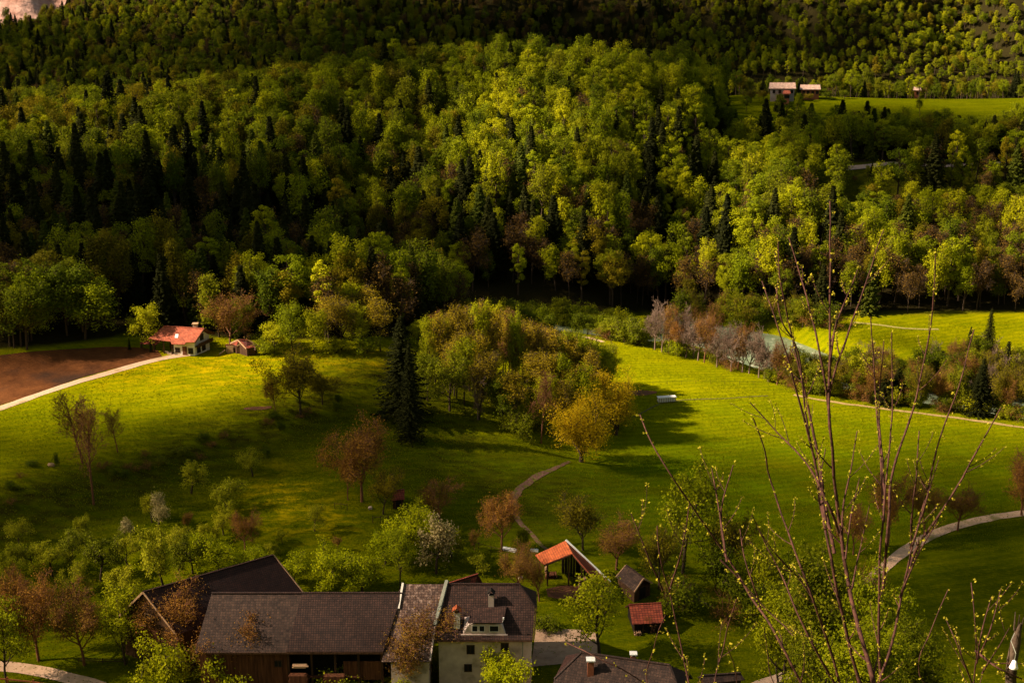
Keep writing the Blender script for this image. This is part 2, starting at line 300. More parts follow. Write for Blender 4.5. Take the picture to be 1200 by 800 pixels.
# ------------------------------------------------------------------ the ground
def ground():
    nx, ny = len(xs), len(ys)
    V = np.stack([GX.ravel(), GY.ravel(), GZ.ravel()], -1)
    i, j = np.meshgrid(np.arange(nx-1), np.arange(ny-1)); a = (j*nx+i).ravel()
    Fq = np.stack([a, a+1, a+nx+1, a+nx], -1)
    o = mesh_obj('ground', V, Fq, None, smooth_=True); tag(o, 'green meadows and wooded slopes of the valley', None, None, 'structure')
    x, y = V[:,0], V[:,1]
    u, v, t = proj(x, np.maximum(y, 60), V[:,2])
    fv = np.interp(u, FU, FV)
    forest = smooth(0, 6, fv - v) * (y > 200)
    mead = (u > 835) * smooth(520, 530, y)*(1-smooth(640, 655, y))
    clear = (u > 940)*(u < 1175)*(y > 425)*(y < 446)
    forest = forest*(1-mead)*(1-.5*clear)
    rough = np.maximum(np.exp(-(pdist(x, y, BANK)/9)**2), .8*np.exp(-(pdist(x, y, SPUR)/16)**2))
    gold = np.exp(-(((u-240)/200)**2+((v-432)/26)**2)) + .8*np.exp(-(((u-330)/60)**2+((v-585)/40)**2)) + .7*np.exp(-(((u-440)/50)**2+((v-425)/15)**2))+ .5*np.exp(-(((u-390)/40)**2+((v-610)/25)**2))
    lit_yel = np.maximum(smooth(5.0, 6.6, V[:,2])*(y < 310)*(x < 5)*(v > 395), (1-smooth(470, 590, v))*(1-smooth(20, 60, np.abs(u-1000)-420))*(y < 400)*(u > 560))  # yellower grass, also brightened where the sun falls; the rest darkened as shade
    lush = np.exp(-(((u-900)/330)**2+((v-560)/75)**2))
    for n, arr in (('forest', forest), ('rough', rough), ('gold', np.clip(gold, 0, 1)), ('lush', lush), ('lit_yel', lit_yel)):
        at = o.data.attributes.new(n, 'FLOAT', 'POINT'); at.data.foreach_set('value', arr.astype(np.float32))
    m = bpy.data.materials.new('meadow'); m.use_nodes = True; N = m.node_tree.nodes; L = m.node_tree.links; b = N['Principled BSDF']
    b.inputs['Roughness'].default_value = .9; b.inputs['Specular IOR Level'].default_value = .0
    tc = N.new('ShaderNodeTexCoord')
    mp = N.new('ShaderNodeMapping'); mp.inputs['Scale'].default_value = (.6, 1.5, 1); mp.inputs['Rotation'].default_value = (0,0,R(-12)); L.new(tc.outputs['Object'], mp.inputs['Vector'])
    def noise(sc, det=6, ro=.6, vec=None):
        n = N.new('ShaderNodeTexNoise'); n.inputs['Scale'].default_value = sc; n.inputs['Detail'].default_value = det; n.inputs['Roughness'].default_value = ro
        L.new((vec or mp).outputs[0], n.inputs['Vector']); return n.outputs['Fac']
    def ramp(src, p0, p1, c0=(0,0,0), c1=(1,1,1)):
        r = N.new('ShaderNodeValToRGB'); r.color_ramp.elements[0].position = p0; r.color_ramp.elements[1].position = p1
        r.color_ramp.elements[0].color = (*c0,1); r.color_ramp.elements[1].color = (*c1,1); L.new(src, r.inputs[0]); return r.outputs[0]
    def mix(fac, a, bb):
        x_ = N.new('ShaderNodeMixRGB'); L.new(fac, x_.inputs[0])
        for k, s in ((1, a), (2, bb)):
            if isinstance(s, tuple): x_.inputs[k].default_value = (*s, 1)
            else: L.new(s, x_.inputs[k])
        return x_.outputs[0]
    def mul(a, bb):
        x_ = N.new('ShaderNodeMath'); x_.operation = 'MULTIPLY'; L.new(a, x_.inputs[0]); L.new(bb, x_.inputs[1]); return x_.outputs[0]
    def attr(n):
        a_ = N.new('ShaderNodeAttribute'); a_.attribute_name = n; return a_.outputs['Fac']
    dim_lowg = ramp(noise(.22, 8, .7), .32, .70, (.050,.070,.0008), (.115,.125,.001))  # orchard and lower grass: deeper green, with shade put into the tone
    dim_lowg = mix(ramp(noise(2.0, 6, .75), .46, .70), dim_lowg, (.17,.165,.001))
    lit_yelg = ramp(noise(.16, 8, .72), .34, .68, (.13,.155,.0008), (.25,.245,.001))
    lit_yelg = mix(ramp(noise(1.8, 7, .75), .44, .70), lit_yelg, (.30,.28,.001))
    base = mix(attr('lit_yel'), dim_lowg, lit_yelg)
    mow = N.new('ShaderNodeTexWave'); mow.inputs['Scale'].default_value = .16; mow.inputs['Distortion'].default_value = 2.2; mow.inputs['Detail'].default_value = 2
    mm = N.new('ShaderNodeMapping'); mm.inputs['Rotation'].default_value = (0,0,R(70)); L.new(tc.outputs['Object'], mm.inputs[0]); L.new(mm.outputs[0], mow.inputs[0])
    base = mix(mul(attr('lush'), ramp(noise(.09, 5, .6), .30, .62)), base, mix(ramp(noise(.8, 8, .75), .35, .68), (.085,.145,.0008), (.165,.225,.001)))
    mv = N.new('ShaderNodeMixRGB'); mv.blend_type = 'MULTIPLY'; mv.inputs[0].default_value = 1; L.new(base, mv.inputs[1]); L.new(ramp(mow.outputs['Fac'], 0, 1, (.84,.88,.9), (1.08,1.04,1)), mv.inputs[2]); base = mv.outputs[0]
    mv = N.new('ShaderNodeMixRGB'); mv.blend_type = 'MULTIPLY'; mv.inputs[0].default_value = 1; L.new(base, mv.inputs[1]); L.new(ramp(noise(.07, 7, .7), .35, .65, (.78,.85,.8), (1.1,1.05,1)), mv.inputs[2]); base = mv.outputs[0]
    dn = ramp(noise(.35, 9, .8), .47, .60)
    base = mix(mul(attr('gold'), dn), base, (.42,.30,.002))
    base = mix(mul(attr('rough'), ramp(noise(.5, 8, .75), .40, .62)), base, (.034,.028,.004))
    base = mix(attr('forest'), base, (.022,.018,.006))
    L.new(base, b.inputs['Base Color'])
    bp = N.new('ShaderNodeBump'); bp.inputs['Distance'].default_value = .42; bp.inputs['Strength'].default_value = .9; L.new(noise(2.6, 8, .8, tc if False else mp), bp.inputs['Height']); L.new(bp.outputs[0], b.inputs['Normal'])
    o.data.materials.append(m)
FU = [-300, 0, 60, 130, 150, 262, 300, 480, 500, 560, 640, 700, 940, 960, 1300]
FV = [ 410, 412, 408, 399, 392, 398, 402, 398, 392, 372, 372, 371, 371, 373, 366]
ground()
def spline(P, step=1.0):
    P = np.asarray(P, float); out = []
    Q = np.vstack([2*P[0]-P[1], P, 2*P[-1]-P[-2]])
    for i in range(1, len(Q)-2):
        n = max(2, int(np.linalg.norm(Q[i+1]-Q[i])/step)); t = np.linspace(0, 1, n, endpoint=False)[:, None]
        out.append(.5*((2*Q[i]) + (-Q[i-1]+Q[i+1])*t + (2*Q[i-1]-5*Q[i]+4*Q[i+1]-Q[i+2])*t**2 + (-Q[i-1]+3*Q[i]-3*Q[i+1]+Q[i+2])*t**3))
    out.append(Q[-2][None]); return np.vstack(out)
def ribbon(name, uv, w, m, label, lift=.06, nac=5, world_pts=None, wob=.12, kind='structure'):
    P = world_pts if world_pts is not None else [hit(u, v)[:2] for u, v in uv]
    S = spline(P, .8); T = np.gradient(S, axis=0); T /= np.linalg.norm(T, axis=1)[:, None]+1e-9; Nn = np.stack([-T[:,1], T[:,0]], -1)
    W = np.full(len(S), w) if np.isscalar(w) else np.interp(np.linspace(0,1,len(S)), np.linspace(0,1,len(w)), w)
    V = []
    for k in range(nac):
        f = k/(nac-1)-.5; ww = W*(1+(wob*vnoise(S[:,0]+k*31, S[:,1], 2.3) if k in (0, nac-1) else 0)); q = S + Nn*(f*ww)[:, None]
        V.append(np.stack([q[:,0], q[:,1], TZ(q[:,0], q[:,1])+lift], -1))
    V = np.stack(V, 1).reshape(-1, 3); n = len(S)
    a = (np.arange(n-1)[:, None]*nac + np.arange(nac-1)[None]).ravel()
    o = mesh_obj(name, V, np.stack([a, a+1, a+nac+1, a+nac], -1), m, smooth_=True); tag(o, label, None, None, kind); return o
def patch(name, top, bot, m, label, lift=.05, nr=40, kind='structure', tmin=120, step=1.0):
    A = spline([hit(u, v, tmin)[:2] for u, v in top], step); B = spline([hit(u, v, tmin)[:2] for u, v in bot], step)
    n = max(len(A), len(B)); r = lambda S: np.stack([np.interp(np.linspace(0,1,n), np.linspace(0,1,len(S)), S[:,k]) for k in (0,1)], -1)
    A, B = r(A), r(B); V = []
    for k in range(nr):
        f = k/(nr-1); q = A*(1-f)+B*f; V.append(np.stack([q[:,0], q[:,1], TZ(q[:,0], q[:,1])+lift], -1))
    V = np.vstack(V); a = (np.arange(nr-1)[:, None]*n + np.arange(n-1)[None]).ravel()
    o = mesh_obj(name, V, np.stack([a, a+n, a+n+1, a+1], -1), m, smooth_=True); tag(o, label, None, None, kind); return o
# ploughed field
mf = mat('ploughed', (.085,.027,.006), (.160,.055,.014), rough=.95, scale=.35, bump=.15, bscale=1.2, c3=(.045,.020,.010), s3=.12, t3=(.5,.7))
Nn = mf.node_tree.nodes; Lk = mf.node_tree.links
wv = Nn.new('ShaderNodeTexWave'); wv.inputs['Scale'].default_value = .62; wv.inputs['Distortion'].default_value = 3.5; wv.inputs['Detail'].default_value = 3
mpp = Nn.new('ShaderNodeMapping'); mpp.inputs['Rotation'].default_value = (0,0,R(62)); tcc = Nn.new('ShaderNodeTexCoord'); Lk.new(tcc.outputs['Object'], mpp.inputs[0]); Lk.new(mpp.outputs[0], wv.inputs[0])
bq = [n for n in Nn if n.type == 'BUMP'][0]; b2 = Nn.new('ShaderNodeBump'); b2.inputs['Distance'].default_value = .12; Lk.new(wv.outputs['Fac'], b2.inputs['Height']); Lk.new(bq.outputs[0], b2.inputs['Normal']); Lk.new(b2.outputs[0], Nn['Principled BSDF'].inputs['Normal'])
patch('ploughed_field', [(-60,420),(0,417),(60,411),(120,407),(165,408),(185,411)], [(-60,494),(0,475),(60,454.5),(120,436),(165,424),(190,418)], mf, 'brown ploughed field behind the pale gravel path')
ribbon('path', [(-60,499),(0,479),(50,461),(110,442),(170,425),(208,417.5),(232,414.5)], 1.9, M['gravel'], 'pale gravel path past the ploughed field')
patch('forecourt', [(192,412),(230,413.5),(236,413.6)], [(196,415.5),(222,417.5),(234,415.5)], M['gravel'], 'pale gravel forecourt of the red-roofed house', lift=.09, nr=8)
ribbon('path', [(-30,781),(10,782),(50,788),(90,797),(120,806)], 2.0, M['gravel'], 'pale path in the bottom left corner')
ribbon('path', [(668,541),(650,549),(625,561),(606,577),(600,592),(606,608),(622,625),(636,640),(650,650)], [.6,.9,1.3,1.4,1.1,.8,.7], M['track'], 'rutted earth track winding up to the golden trees', wob=.35)
ribbon('path', [(1000,700),(1020,680),(1042,660),(1068,640),(1100,624),(1140,611),(1200,601),(1280,592)], 2.0, M['gravel'], 'pale track crossing the right meadow')
ribbon('path', [(930,463),(990,473),(1060,482),(1130,491),(1200,501),(1280,512)], 1.2, mat('dry_edge', (.30,.20,.08), (.40,.28,.10), scale=2), 'dry track along the far edge of the right field', wob=.4)
ribbon('path', [(742,489),(772,474),(800,469),(850,467),(900,464)], .45, mat('rut', (.08,.09,.01), (.13,.10,.03), scale=2), 'faint wheel rut past the white box', wob=.5)
patch('yard', [(628,738),(650,738),(678,739),(700,742)], [(622,782),(650,779),(675,777),(700,775)], M['gravel_yard'], 'gravel yard beside the farmhouse', lift=.07)
patch('bare_soil', [(735,459),(750,457.5),(770,459)], [(736,462.5),(752,464),(769,461)], M['earth'], 'oval patch of bare red-brown soil in the right field', nr=8)
patch('bare_soil', [(285,478.5),(300,476.5),(318,476.5)], [(286,480),(303,480.5),(318,479)], M['earth'], 'thin scar of bare soil on the plateau edge', nr=6)
ribbon('path', [(668,392),(690,396),(706,401)], 1.6, M['gravel'], 'short pale path at the near edge of the river scrub')
patch('bare_soil', [(640,690),(665,686),(690,690)], [(642,700),(668,704),(688,699)], M['earth'], 'worn brown earth in front of the orange-roofed shed', nr=10)
ribbon('path', [(880,806),(905,797),(935,786)], 1.6, M['gravel'], 'bit of pale path at the bottom among the shrubs')
ribbon('path', [(1000,378),(1030,381),(1062,385),(1100,386)], .9, mat('dry_edge2', (.26,.24,.05), (.34,.27,.08), scale=2), 'faint path over the far meadow')
# the valley river
Rv = spline(RIV, 3); Tt = np.gradient(Rv, axis=0); Tt /= np.linalg.norm(Tt, axis=1)[:, None]; Nr = np.stack([-Tt[:,1], Tt[:,0]], -1)
Vr = np.stack([np.column_stack([Rv + Nr*(o_*np.interp(Rv[:,0], [30,50,90,105], [.55,1,1,.5]))[:,None], np.full(len(Rv), WATER)]) for o_ in np.linspace(-15, 15, 9)], 1).reshape(-1, 3)
a = (np.arange(len(Rv)-1)[:, None]*9 + np.arange(8)[None]).ravel()
mw = mat('river_water', (.11,.15,.085), (.22,.26,.17), rough=.22, scale=.10, bump=.05, bscale=2.2, spec=.5, detail=7, c3=(.34,.36,.26), s3=.55, t3=(.55,.66))
tag(mesh_obj('river', Vr, np.stack([a, a+1, a+10, a+9], -1), mw, smooth_=True), 'grey-green river with white riffles', None, None, 'structure')
# gravel road in the wood
rd = [Wy(u, y, 0)[:2] for u, y in [(968,439),(1000,441),(1050,443),(1100,444),(1140,448),(1180,453),(1230,456)]]
ribbon('road', None, 3.0, mat('road_gravel', (.24,.17,.13), (.40,.29,.23), scale=.6, bump=.05, bscale=3), 'pale gravel road cut through the wooded slope', world_pts=rd, lift=.2)
ribbon('road', None, 4.0, mat('road_gravel2', (.24,.20,.17), (.32,.26,.22), scale=.6), 'grey gravel strip lower in the wooded slope', world_pts=[Wy(u, y, 0)[:2] for u, y in [(1080,403),(1110,404),(1150,406)]], lift=.3)
# scree top left on the mountain
patch('scree', [(-120,-60),(-60,-60),(0,-60),(60,-40),(90,-30)], [(-120,48),(-60,42),(0,33),(40,27),(74,14)], M['rock'], 'pale pinkish scree slope on the far mountain', lift=1.2, nr=30, tmin=600, step=4)

# ------------------------------------------------------------------ mesh kit
class MB:
    def __init__(s): s.v = []; s.f = []; s.uv = []
    def face(s, pts, uv=None):
        k = len(s.v); s.v += [np.asarray(p, float) for p in pts]; s.f.append(list(range(k, k+len(pts))))
        s.uv += (uv if uv is not None else [(0,0)]*len(pts))
    def plate(s, pts, th, ax=None, o=None):
        P = [np.asarray(p, float) for p in pts]; n = np.cross(P[1]-P[0], P[2]-P[1]); n /= np.linalg.norm(n)
        if n[2] < 0: P = P[::-1]; n = -n
        a = np.array(ax if ax is not None else (P[1]-P[0]), float); a -= n*np.dot(a, n); a /= np.linalg.norm(a); b = np.cross(n, a); o = P[0] if o is None else o
        s.face(P, [(float(np.dot(p-o, a)), float(np.dot(p-o, b))) for p in P])
        Q = [p-n*th for p in P]; s.face(Q[::-1])
        for i in range(len(P)):
            j = (i+1) % len(P); s.face([P[i], Q[i], Q[j], P[j]])
    def box(s, c, ax, ay, az, h):   # centre, unit axes, half sizes
        c = np.asarray(c, float); A = [np.asarray(ax, float)*h[0], np.asarray(ay, float)*h[1], np.asarray(az, float)*h[2]]
        C = lambda i, j, k: c+A[0]*i+A[1]*j+A[2]*k
        for f in ([(-1,-1,-1),(-1,1,-1),(1,1,-1),(1,-1,-1)],[(-1,-1,1),(1,-1,1),(1,1,1),(-1,1,1)],[(-1,-1,-1),(1,-1,-1),(1,-1,1),(-1,-1,1)],
                  [(1,1,-1),(-1,1,-1),(-1,1,1),(1,1,1)],[(1,-1,-1),(1,1,-1),(1,1,1),(1,-1,1)],[(-1,1,-1),(-1,-1,-1),(-1,-1,1),(-1,1,1)]):
            s.face([C(*q) for q in f], [(0,0),(h[0]*2,0),(h[0]*2,h[2]*2),(0,h[2]*2)])
    def bar(s, p, q, w, h=None, up=(0,0,1)):
        p = np.asarray(p, float); q = np.asarray(q, float); d = q-p; L_ = np.linalg.norm(d); d /= L_
        side = np.cross(d, up); 
        if np.linalg.norm(side) < 1e-3: side = np.cross(d, (1,0,0))
        side /= np.linalg.norm(side); u_ = np.cross(side, d); s.box((p+q)/2, d, side, u_, (L_/2, w/2, (h or w)/2))
    def body(s, foot, z0, ztop):
        n = len(foot)
        for i in range(n):
            j = (i+1) % n; s.face([(*foot[i][:2], z0), (*foot[j][:2], z0), (*foot[j][:2], ztop[j]), (*foot[i][:2], ztop[i])])
        s.face([(*f[:2], z) for f, z in zip(foot, ztop)]); s.face([(*f[:2], z0) for f in foot[::-1]])
    def tube(s, pts, rad, k=6):
        V, Fc = tube(np.asarray(pts, float), np.asarray(rad, float), k); b = len(s.v); s.v += list(V)
        for f in Fc: s.f.append([int(i)+b for i in f]); s.uv += [(0,0)]*len(f)
    def build(s, name, m, parent=None, smooth_=False):
        org = np.zeros(3); q = parent
        while q is not None: org = org+np.array(q.location); q = q.parent
        return mesh_obj(name, np.array(s.v)-org, s.f, m, parent, uvs=s.uv, smooth_=smooth_)
def tube(P, Rr, k=5, cap=True):
    n = len(P); T = np.gradient(P, axis=0); T /= np.linalg.norm(T, axis=1)[:, None]+1e-9
    ref = np.array([0.3,0.9,0.1]) if abs(T[0][2]) > .8 else np.array([0,0,1.])
    A = np.cross(T, ref); A /= np.linalg.norm(A, axis=1)[:, None]+1e-9; B = np.cross(T, A)
    an = np.arange(k)/k*2*math.pi; ca, sa = np.cos(an), np.sin(an)
    V = (P[:, None] + (A[:, None]*ca[None, :, None] + B[:, None]*sa[None, :, None])*Rr[:, None, None]).reshape(-1, 3)
    i = np.arange(n-1)[:, None]*k; j = np.arange(k)[None]; j2 = (j+1) % k
    Fq = np.stack([i+j, i+j2, i+k+j2, i+k+j], -1).reshape(-1, 4); return V, Fq
unit = lambda v: np.asarray(v, float)/np.linalg.norm(v)

# ------------------------------------------------------------------ trees
def leaves(C, Nrm, size, rng, asp=.75):
    n = len(C); r = rng.normal(size=(n, 3)); A = np.cross(Nrm, r); A /= np.linalg.norm(A, axis=1)[:, None]+1e-9; B = np.cross(Nrm, A)
    s = size*(.6+.8*rng.rand(n))[:, None]
    V = np.stack([C-A*s*.5, C-B*s*asp*.5+A*s*.1, C+A*s*.5, C+B*s*asp*.5+A*s*.1], 1).reshape(-1, 3)
    return V, np.arange(n*4).reshape(n, 4)
def skeleton(rng, H, style):
    S = dict(trunk=.35, n=(6,5,5), ang=(45,45,45), lr=(.62,.5,.45), up=(0,.12,.05,.02), r0=.035, lean=.05, jit=.16, start=.35, lead=.0)
    S.update(style); paths = []; tips = []
    def grow(p, d, L_, r, lvl):
        n = 5 if lvl < 2 else 3; P = [p.copy()]; Rr = [r]
        for i in range(n):
            d = d + rng.normal(size=3)*S['jit']*(1 if lvl else .45); d[2] += S['up'][min(lvl, 3)]; d /= np.linalg.norm(d)
            p = p + d*L_/n; P.append(p.copy()); Rr.append(r*(1-(i+1)/n*(.72 if lvl else .55)))
        P = np.array(P); Rr = np.array(Rr); paths.append((P, Rr, lvl))
        if lvl >= len(S['n']): tips.append((P[-1], d)); tips.append((P[-2], d)); return
        k = S['n'][lvl]
        for c in range(k):
            f = S['start'] + (1-S['start'])*(c+rng.rand())/k if lvl == 0 else .25+.75*(c+rng.rand())/k
            x = f*n; i = min(int(x), n-1); q = P[i]*(1-(x-i))+P[i+1]*(x-i); dd = unit(P[i+1]-P[i])
            az = c*2.4+rng.rand()*1.2; a = R(S['ang'][lvl]*(.75+.5*rng.rand())); e = np.cross(dd, unit(rng.normal(size=3))) if lvl else None
            if lvl == 0: e = np.array([math.cos(az), math.sin(az), 0])
            e = unit(e); grow(q, unit(dd*math.cos(a)+e*math.sin(a)), L_*S['lr'][lvl]*(1.15-.55*f if lvl == 0 and S['lead'] else .75+.5*rng.rand()), max(Rr[i]*.62, .012), lvl+1)
    d0 = unit([rng.normal()*S['lean'], rng.normal()*S['lean'], 1]); grow(np.zeros(3), d0, H*S['trunk'] if not S['lead'] else H*.92, H*S['r0'], 0)
    return paths, tips
def make_tree(kind, seed, H, W, style, lm, bark, nleaf, lsize, spread, rmin=.018):
    """returns (trunk mesh, crown mesh) at nominal height H, width W, base at origin"""
    rng = np.random.RandomState(seed); paths, tips = skeleton(rng, H, style)
    A = np.vstack([p[0] for p in paths]); h = A[:, 2].max(); w = np.percentile(np.hypot(A[:,0], A[:,1]), 97)*2
    sc = np.array([W/w, W/w, H/h]) * np.array([.97,.97,.98])
    V, Fc, b = [], [], 0
    for P, Rr, lvl in paths:
        P = P*sc; P[0, 2] -= .4 if lvl == 0 else 0
        v, f = tube(P, np.maximum(Rr, rmin), 6 if lvl == 0 else (4 if lvl == 1 else 3)); V.append(v); Fc.append(f+b); b += len(v)
    tr = mesh_obj('trunk', np.vstack(V), np.vstack(Fc), bark, link=False, smooth_=True)
    T = np.array([t[0] for t in tips])*sc; D = np.array([t[1] for t in tips])
    k = rng.randint(0, len(T), nleaf); c = T[k] + rng.normal(size=(nleaf, 3))*spread*np.array([1,1,.75]) - D[k]*spread*rng.rand(nleaf)[:, None]
    cen = np.array([0, 0, H*.55]); out = c-cen; out /= np.linalg.norm(out, axis=1)[:, None]+1e-9
    loc = c-T[k]; loc /= np.linalg.norm(loc, axis=1)[:, None]+1e-9
    nr = out*.5+loc*.6+rng.normal(size=(nleaf, 3))*.55+np.array([0,0,.35]); nr /= np.linalg.norm(nr, axis=1)[:, None]
    v, f = leaves(c, nr, lsize, rng); cr = mesh_obj('crown', v, f, lm, link=False)
    return dict(trunk=tr.data, crown=cr.data, H=H, W=W, kind=kind)
def forest_tree(seed, H, W, lm, nl=4600, ls=.29, top=.55, clumps=34, bark='bark', density=1.0):
    rng = np.random.RandomState(seed); V, Fc, mi, b = [], [], [], 0
    P = np.array([[0,0,-.5],[rng.normal()*.1,rng.normal()*.1,H*.3],[rng.normal()*.2,rng.normal()*.2,H*.6],[rng.normal()*.3,rng.normal()*.3,H*.92]])
    v, f = tube(P, np.array([.24,.19,.12,.04])*H/14, 5); V.append(v); Fc.append(f); mi += [0]*len(f); b = len(v)
    c0 = H*(1-top/2); rz = H*top/2
    CC = []
    for i in range(clumps):
        d = unit(rng.normal(size=3)); r = (.45+.55*rng.rand()**.5); z = d[2]*r
        wid = math.sqrt(max(0.05, 1-.55*max(z, 0)**1.5)) * (1-.25*max(-z, 0))
        p = np.array([d[0]*r*W/2*wid*.85, d[1]*r*W/2*wid*.85, c0+z*rz*.92]); CC.append(p)
        q = np.array([0, 0, max(H*.25, p[2]-W*.3)]); mid = (p+q)/2+np.array([0,0,-.2])
        v, f = tube(np.array([q, mid, p]), np.array([.08,.05,.02])*H/14, 3); V.append(v); Fc.append(f+b); mi += [0]*len(f); b += len(v)
    CC = np.array(CC); k = rng.randint(0, clumps, nl); rad = W*(.09+.11*rng.rand(clumps))
    d = rng.normal(size=(nl, 3)); d /= np.linalg.norm(d, axis=1)[:, None]; rr = rad[k]*(.55+.5*rng.rand(nl))
    c = CC[k]+d*rr[:, None]*np.array([1,1,.8]); nr = d+rng.normal(size=(nl, 3))*.45+np.array([0,0,.3]); nr /= np.linalg.norm(nr, axis=1)[:, None]
    v, f = leaves(c, nr, ls, rng); V.append(v); Fc.append(f+b); mi += [1]*len(f)
    o = mesh_obj('broadleaf_tree', np.vstack(V), np.vstack(Fc), None, mats=[M[bark], lm], midx=mi, link=False); return dict(mesh=o.data, H=H, W=W)
def conifer(seed, H, W, nm, step=.36, fine=.38, split=False):
    rng = np.random.RandomState(seed); V, Fc, mi, b = [], [], [], 0
    P = np.array([[0,0,-.5],[0,0,H*.5],[0,0,H]]); tv, tfc = tube(P, np.array([H*.017,H*.010,.015]), 6); 
    C, Nn_ = [], []
    z = H*.06
    while z < H*.985:
        fr = z/H; Rz = W/2*(1-fr)**.78*(.85+.3*rng.rand()); nb = 8 if fr < .7 else 6; ph = rng.rand()*6.28
        for i in range(nb):
            a = ph+i*6.283/nb+rng.normal()*.12; L_ = max(Rz*(.78+.4*rng.rand()), .15); n = max(2, int(L_/fine*1.5)); s = (np.arange(n)+.6)/n
            dirv = np.array([math.cos(a), math.sin(a), 0]); per = np.array([-dirv[1], dirv[0], 0])
            zz = z - L_*.30*s**1.4 + L_*.10*(s > .85)
            wd = fine*.9*(1.15-s)*min(1, L_)
            for sd in (-1, 0, 1):
                c = dirv*(L_*s)[:, None] + per*(sd*wd)[:, None]; c[:, 2] = zz - abs(sd)*.08; c += rng.normal(size=c.shape)*.05
                C.append(c); nn = np.tile(np.array([0,0,1.]), (n,1))+dirv*.45+per*sd*.6+rng.normal(size=(n,3))*.3; Nn_.append(nn)
        z += step*(1 if fr < .8 else .75)*(H/16)**.5
    C = np.vstack(C); Nn_ = np.vstack(Nn_); Nn_ /= np.linalg.norm(Nn_, axis=1)[:, None]
    v, f = leaves(C, Nn_, fine*1.25, rng, .6)
    if split:
        t = mesh_obj('trunk', tv, tfc, M['bark'], link=False); c = mesh_obj('crown', v, f, nm, link=False); return dict(trunk=t.data, crown=c.data, H=H, W=W)
    o = mesh_obj('conifer', np.vstack([tv, v]), np.vstack([tfc, f+len(tv)]), None, mats=[M['bark'], nm], midx=[0]*len(tfc)+[1]*len(f), link=False); return dict(mesh=o.data, H=H, W=W)

ORCH = dict(trunk=.42, n=(5,5,5), ang=(58,48,50), lr=(.95,.55,.5), up=(0,.10,.06,.0), start=.6, lean=.16, r0=.032, jit=.26)
BARE = dict(trunk=.40, n=(7,6,6,5), ang=(42,38,40,45), lr=(.95,.58,.5,.5), up=(0,.16,.12,.08), start=.45, r0=.022, jit=.15)
TALL = dict(n=(16,5,4,3), ang=(48,42,45,45), lr=(.34,.5,.5,.5), up=(0,.14,.08,.05), start=.34, r0=.010, lead=1, jit=.12, lean=.012)
ROUND = dict(trunk=.34, n=(7,6,6), ang=(50,45,48), lr=(1.15,.55,.5), up=(0,.12,.05,.0), start=.55, r0=.026, jit=.16)
LEAFY = dict(n=(14,5,5), ang=(55,45,48), lr=(.42,.5,.5), up=(0,.12,.05,.0), start=.2, r0=.016, lead=1, jit=.16)
BUSH = dict(trunk=.12, n=(9,5,5), ang=(50,40,45), lr=(5.5,.5,.5), up=(0,.10,.05,.0), start=.1, r0=.02, jit=.2)
PR = {}
for i in range(4): PR['orchard', i] = make_tree('orchard', 11+i, 5, 5.6, ORCH, M['l_orch'], M['bark'], 3800, .18, .26)
for i in range(2): PR['orchdark', i] = make_tree('orchdark', 31+i, 5, 5.6, ORCH, M['l_dark'], M['bark'], 3800, .18, .26)
for i in range(3): PR['lime', i] = make_tree('lime', 21+i, 5.5, 5.5, ROUND, M['l_lime'], M['bark'], 5000, .19, .30)
for i in range(2): PR['blossom', i] = make_tree('blossom', 25+i, 5, 5, ORCH, M['l_blossom'], M['bark'], 3600, .18, .30)
for i in range(3): PR['bare', i] = make_tree('bare', 41+i, 8, 7, BARE, M['l_brown'], M['bark_red'], 7000, .12, .34, .014)
for i in range(3): PR['rust', i] = make_tree('rust', 51+i, 8, 8, BARE, M['l_rust'], M['bark_red'], 9000, .12, .32, .016)
for i in range(3): PR['olive', i] = make_tree('olive', 61+i, 8, 8, BARE, M['l_olive'], M['bark'], 7000, .18, .35, .015)
for i in range(3): PR['gold', i] = make_tree('gold', 71+i, 12, 9.5, dict(trunk=.16, n=(12,6,6), ang=(48,42,48), lr=(3.4,.5,.5), up=(0,.13,.06,.02), start=.35, r0=.030, jit=.13), M['l_gold'], M['bark'], 16000, .17, .50)
for i in range(3): PR['tall', i] = make_tree('tall', 81+i, 14, 5, TALL, M['l_brown'], M['bark_red'], 3200, .10, .42, .018)
for i in range(3): PR['alder', i] = make_tree('alder', 85+i, 14, 5.2, dict(TALL, up=(0,.22,.14,.08), ang=(36,38,40,42)), M['l_alder'], M['bark'], 4200, .17, .40, .022)
for i in range(2): PR['pinkbare', i] = make_tree('pinkbare', 95+i, 9, 6, BARE, M['l_pink'], M['bark_pale'], 700, .12, .30, .024)
for i in range(3): PR['leafy', i] = make_tree('leafy', 101+i, 11, 7, LEAFY, M['l_fresh'], M['bark'], 5200, .24, .42)
for i in range(2): PR['midleaf', i] = make_tree('midleaf', 111+i, 11, 7, LEAFY, M['l_mid'], M['bark'], 5200, .24, .42)
for i in range(3): PR['bush', i] = make_tree('bush', 121+i, 3.6, 4.4, BUSH, M['l_fresh'], M['bark'], 3200, .17, .28)
for i in range(2): PR['darkbush', i] = make_tree('darkbush', 131+i, 3.6, 4.4, BUSH, M['l_mid'], M['bark'], 3000, .18, .28)
for i in range(2): PR['barebush', i] = make_tree('barebush', 136+i, 3.6, 4, BUSH, M['l_brown'], M['bark_red'], 1500, .09, .25, .012)
for i in range(2): PR['spruce', i] = conifer(141+i, 20, 7.5, M['needle'], split=True, fine=.30)
FT = {}
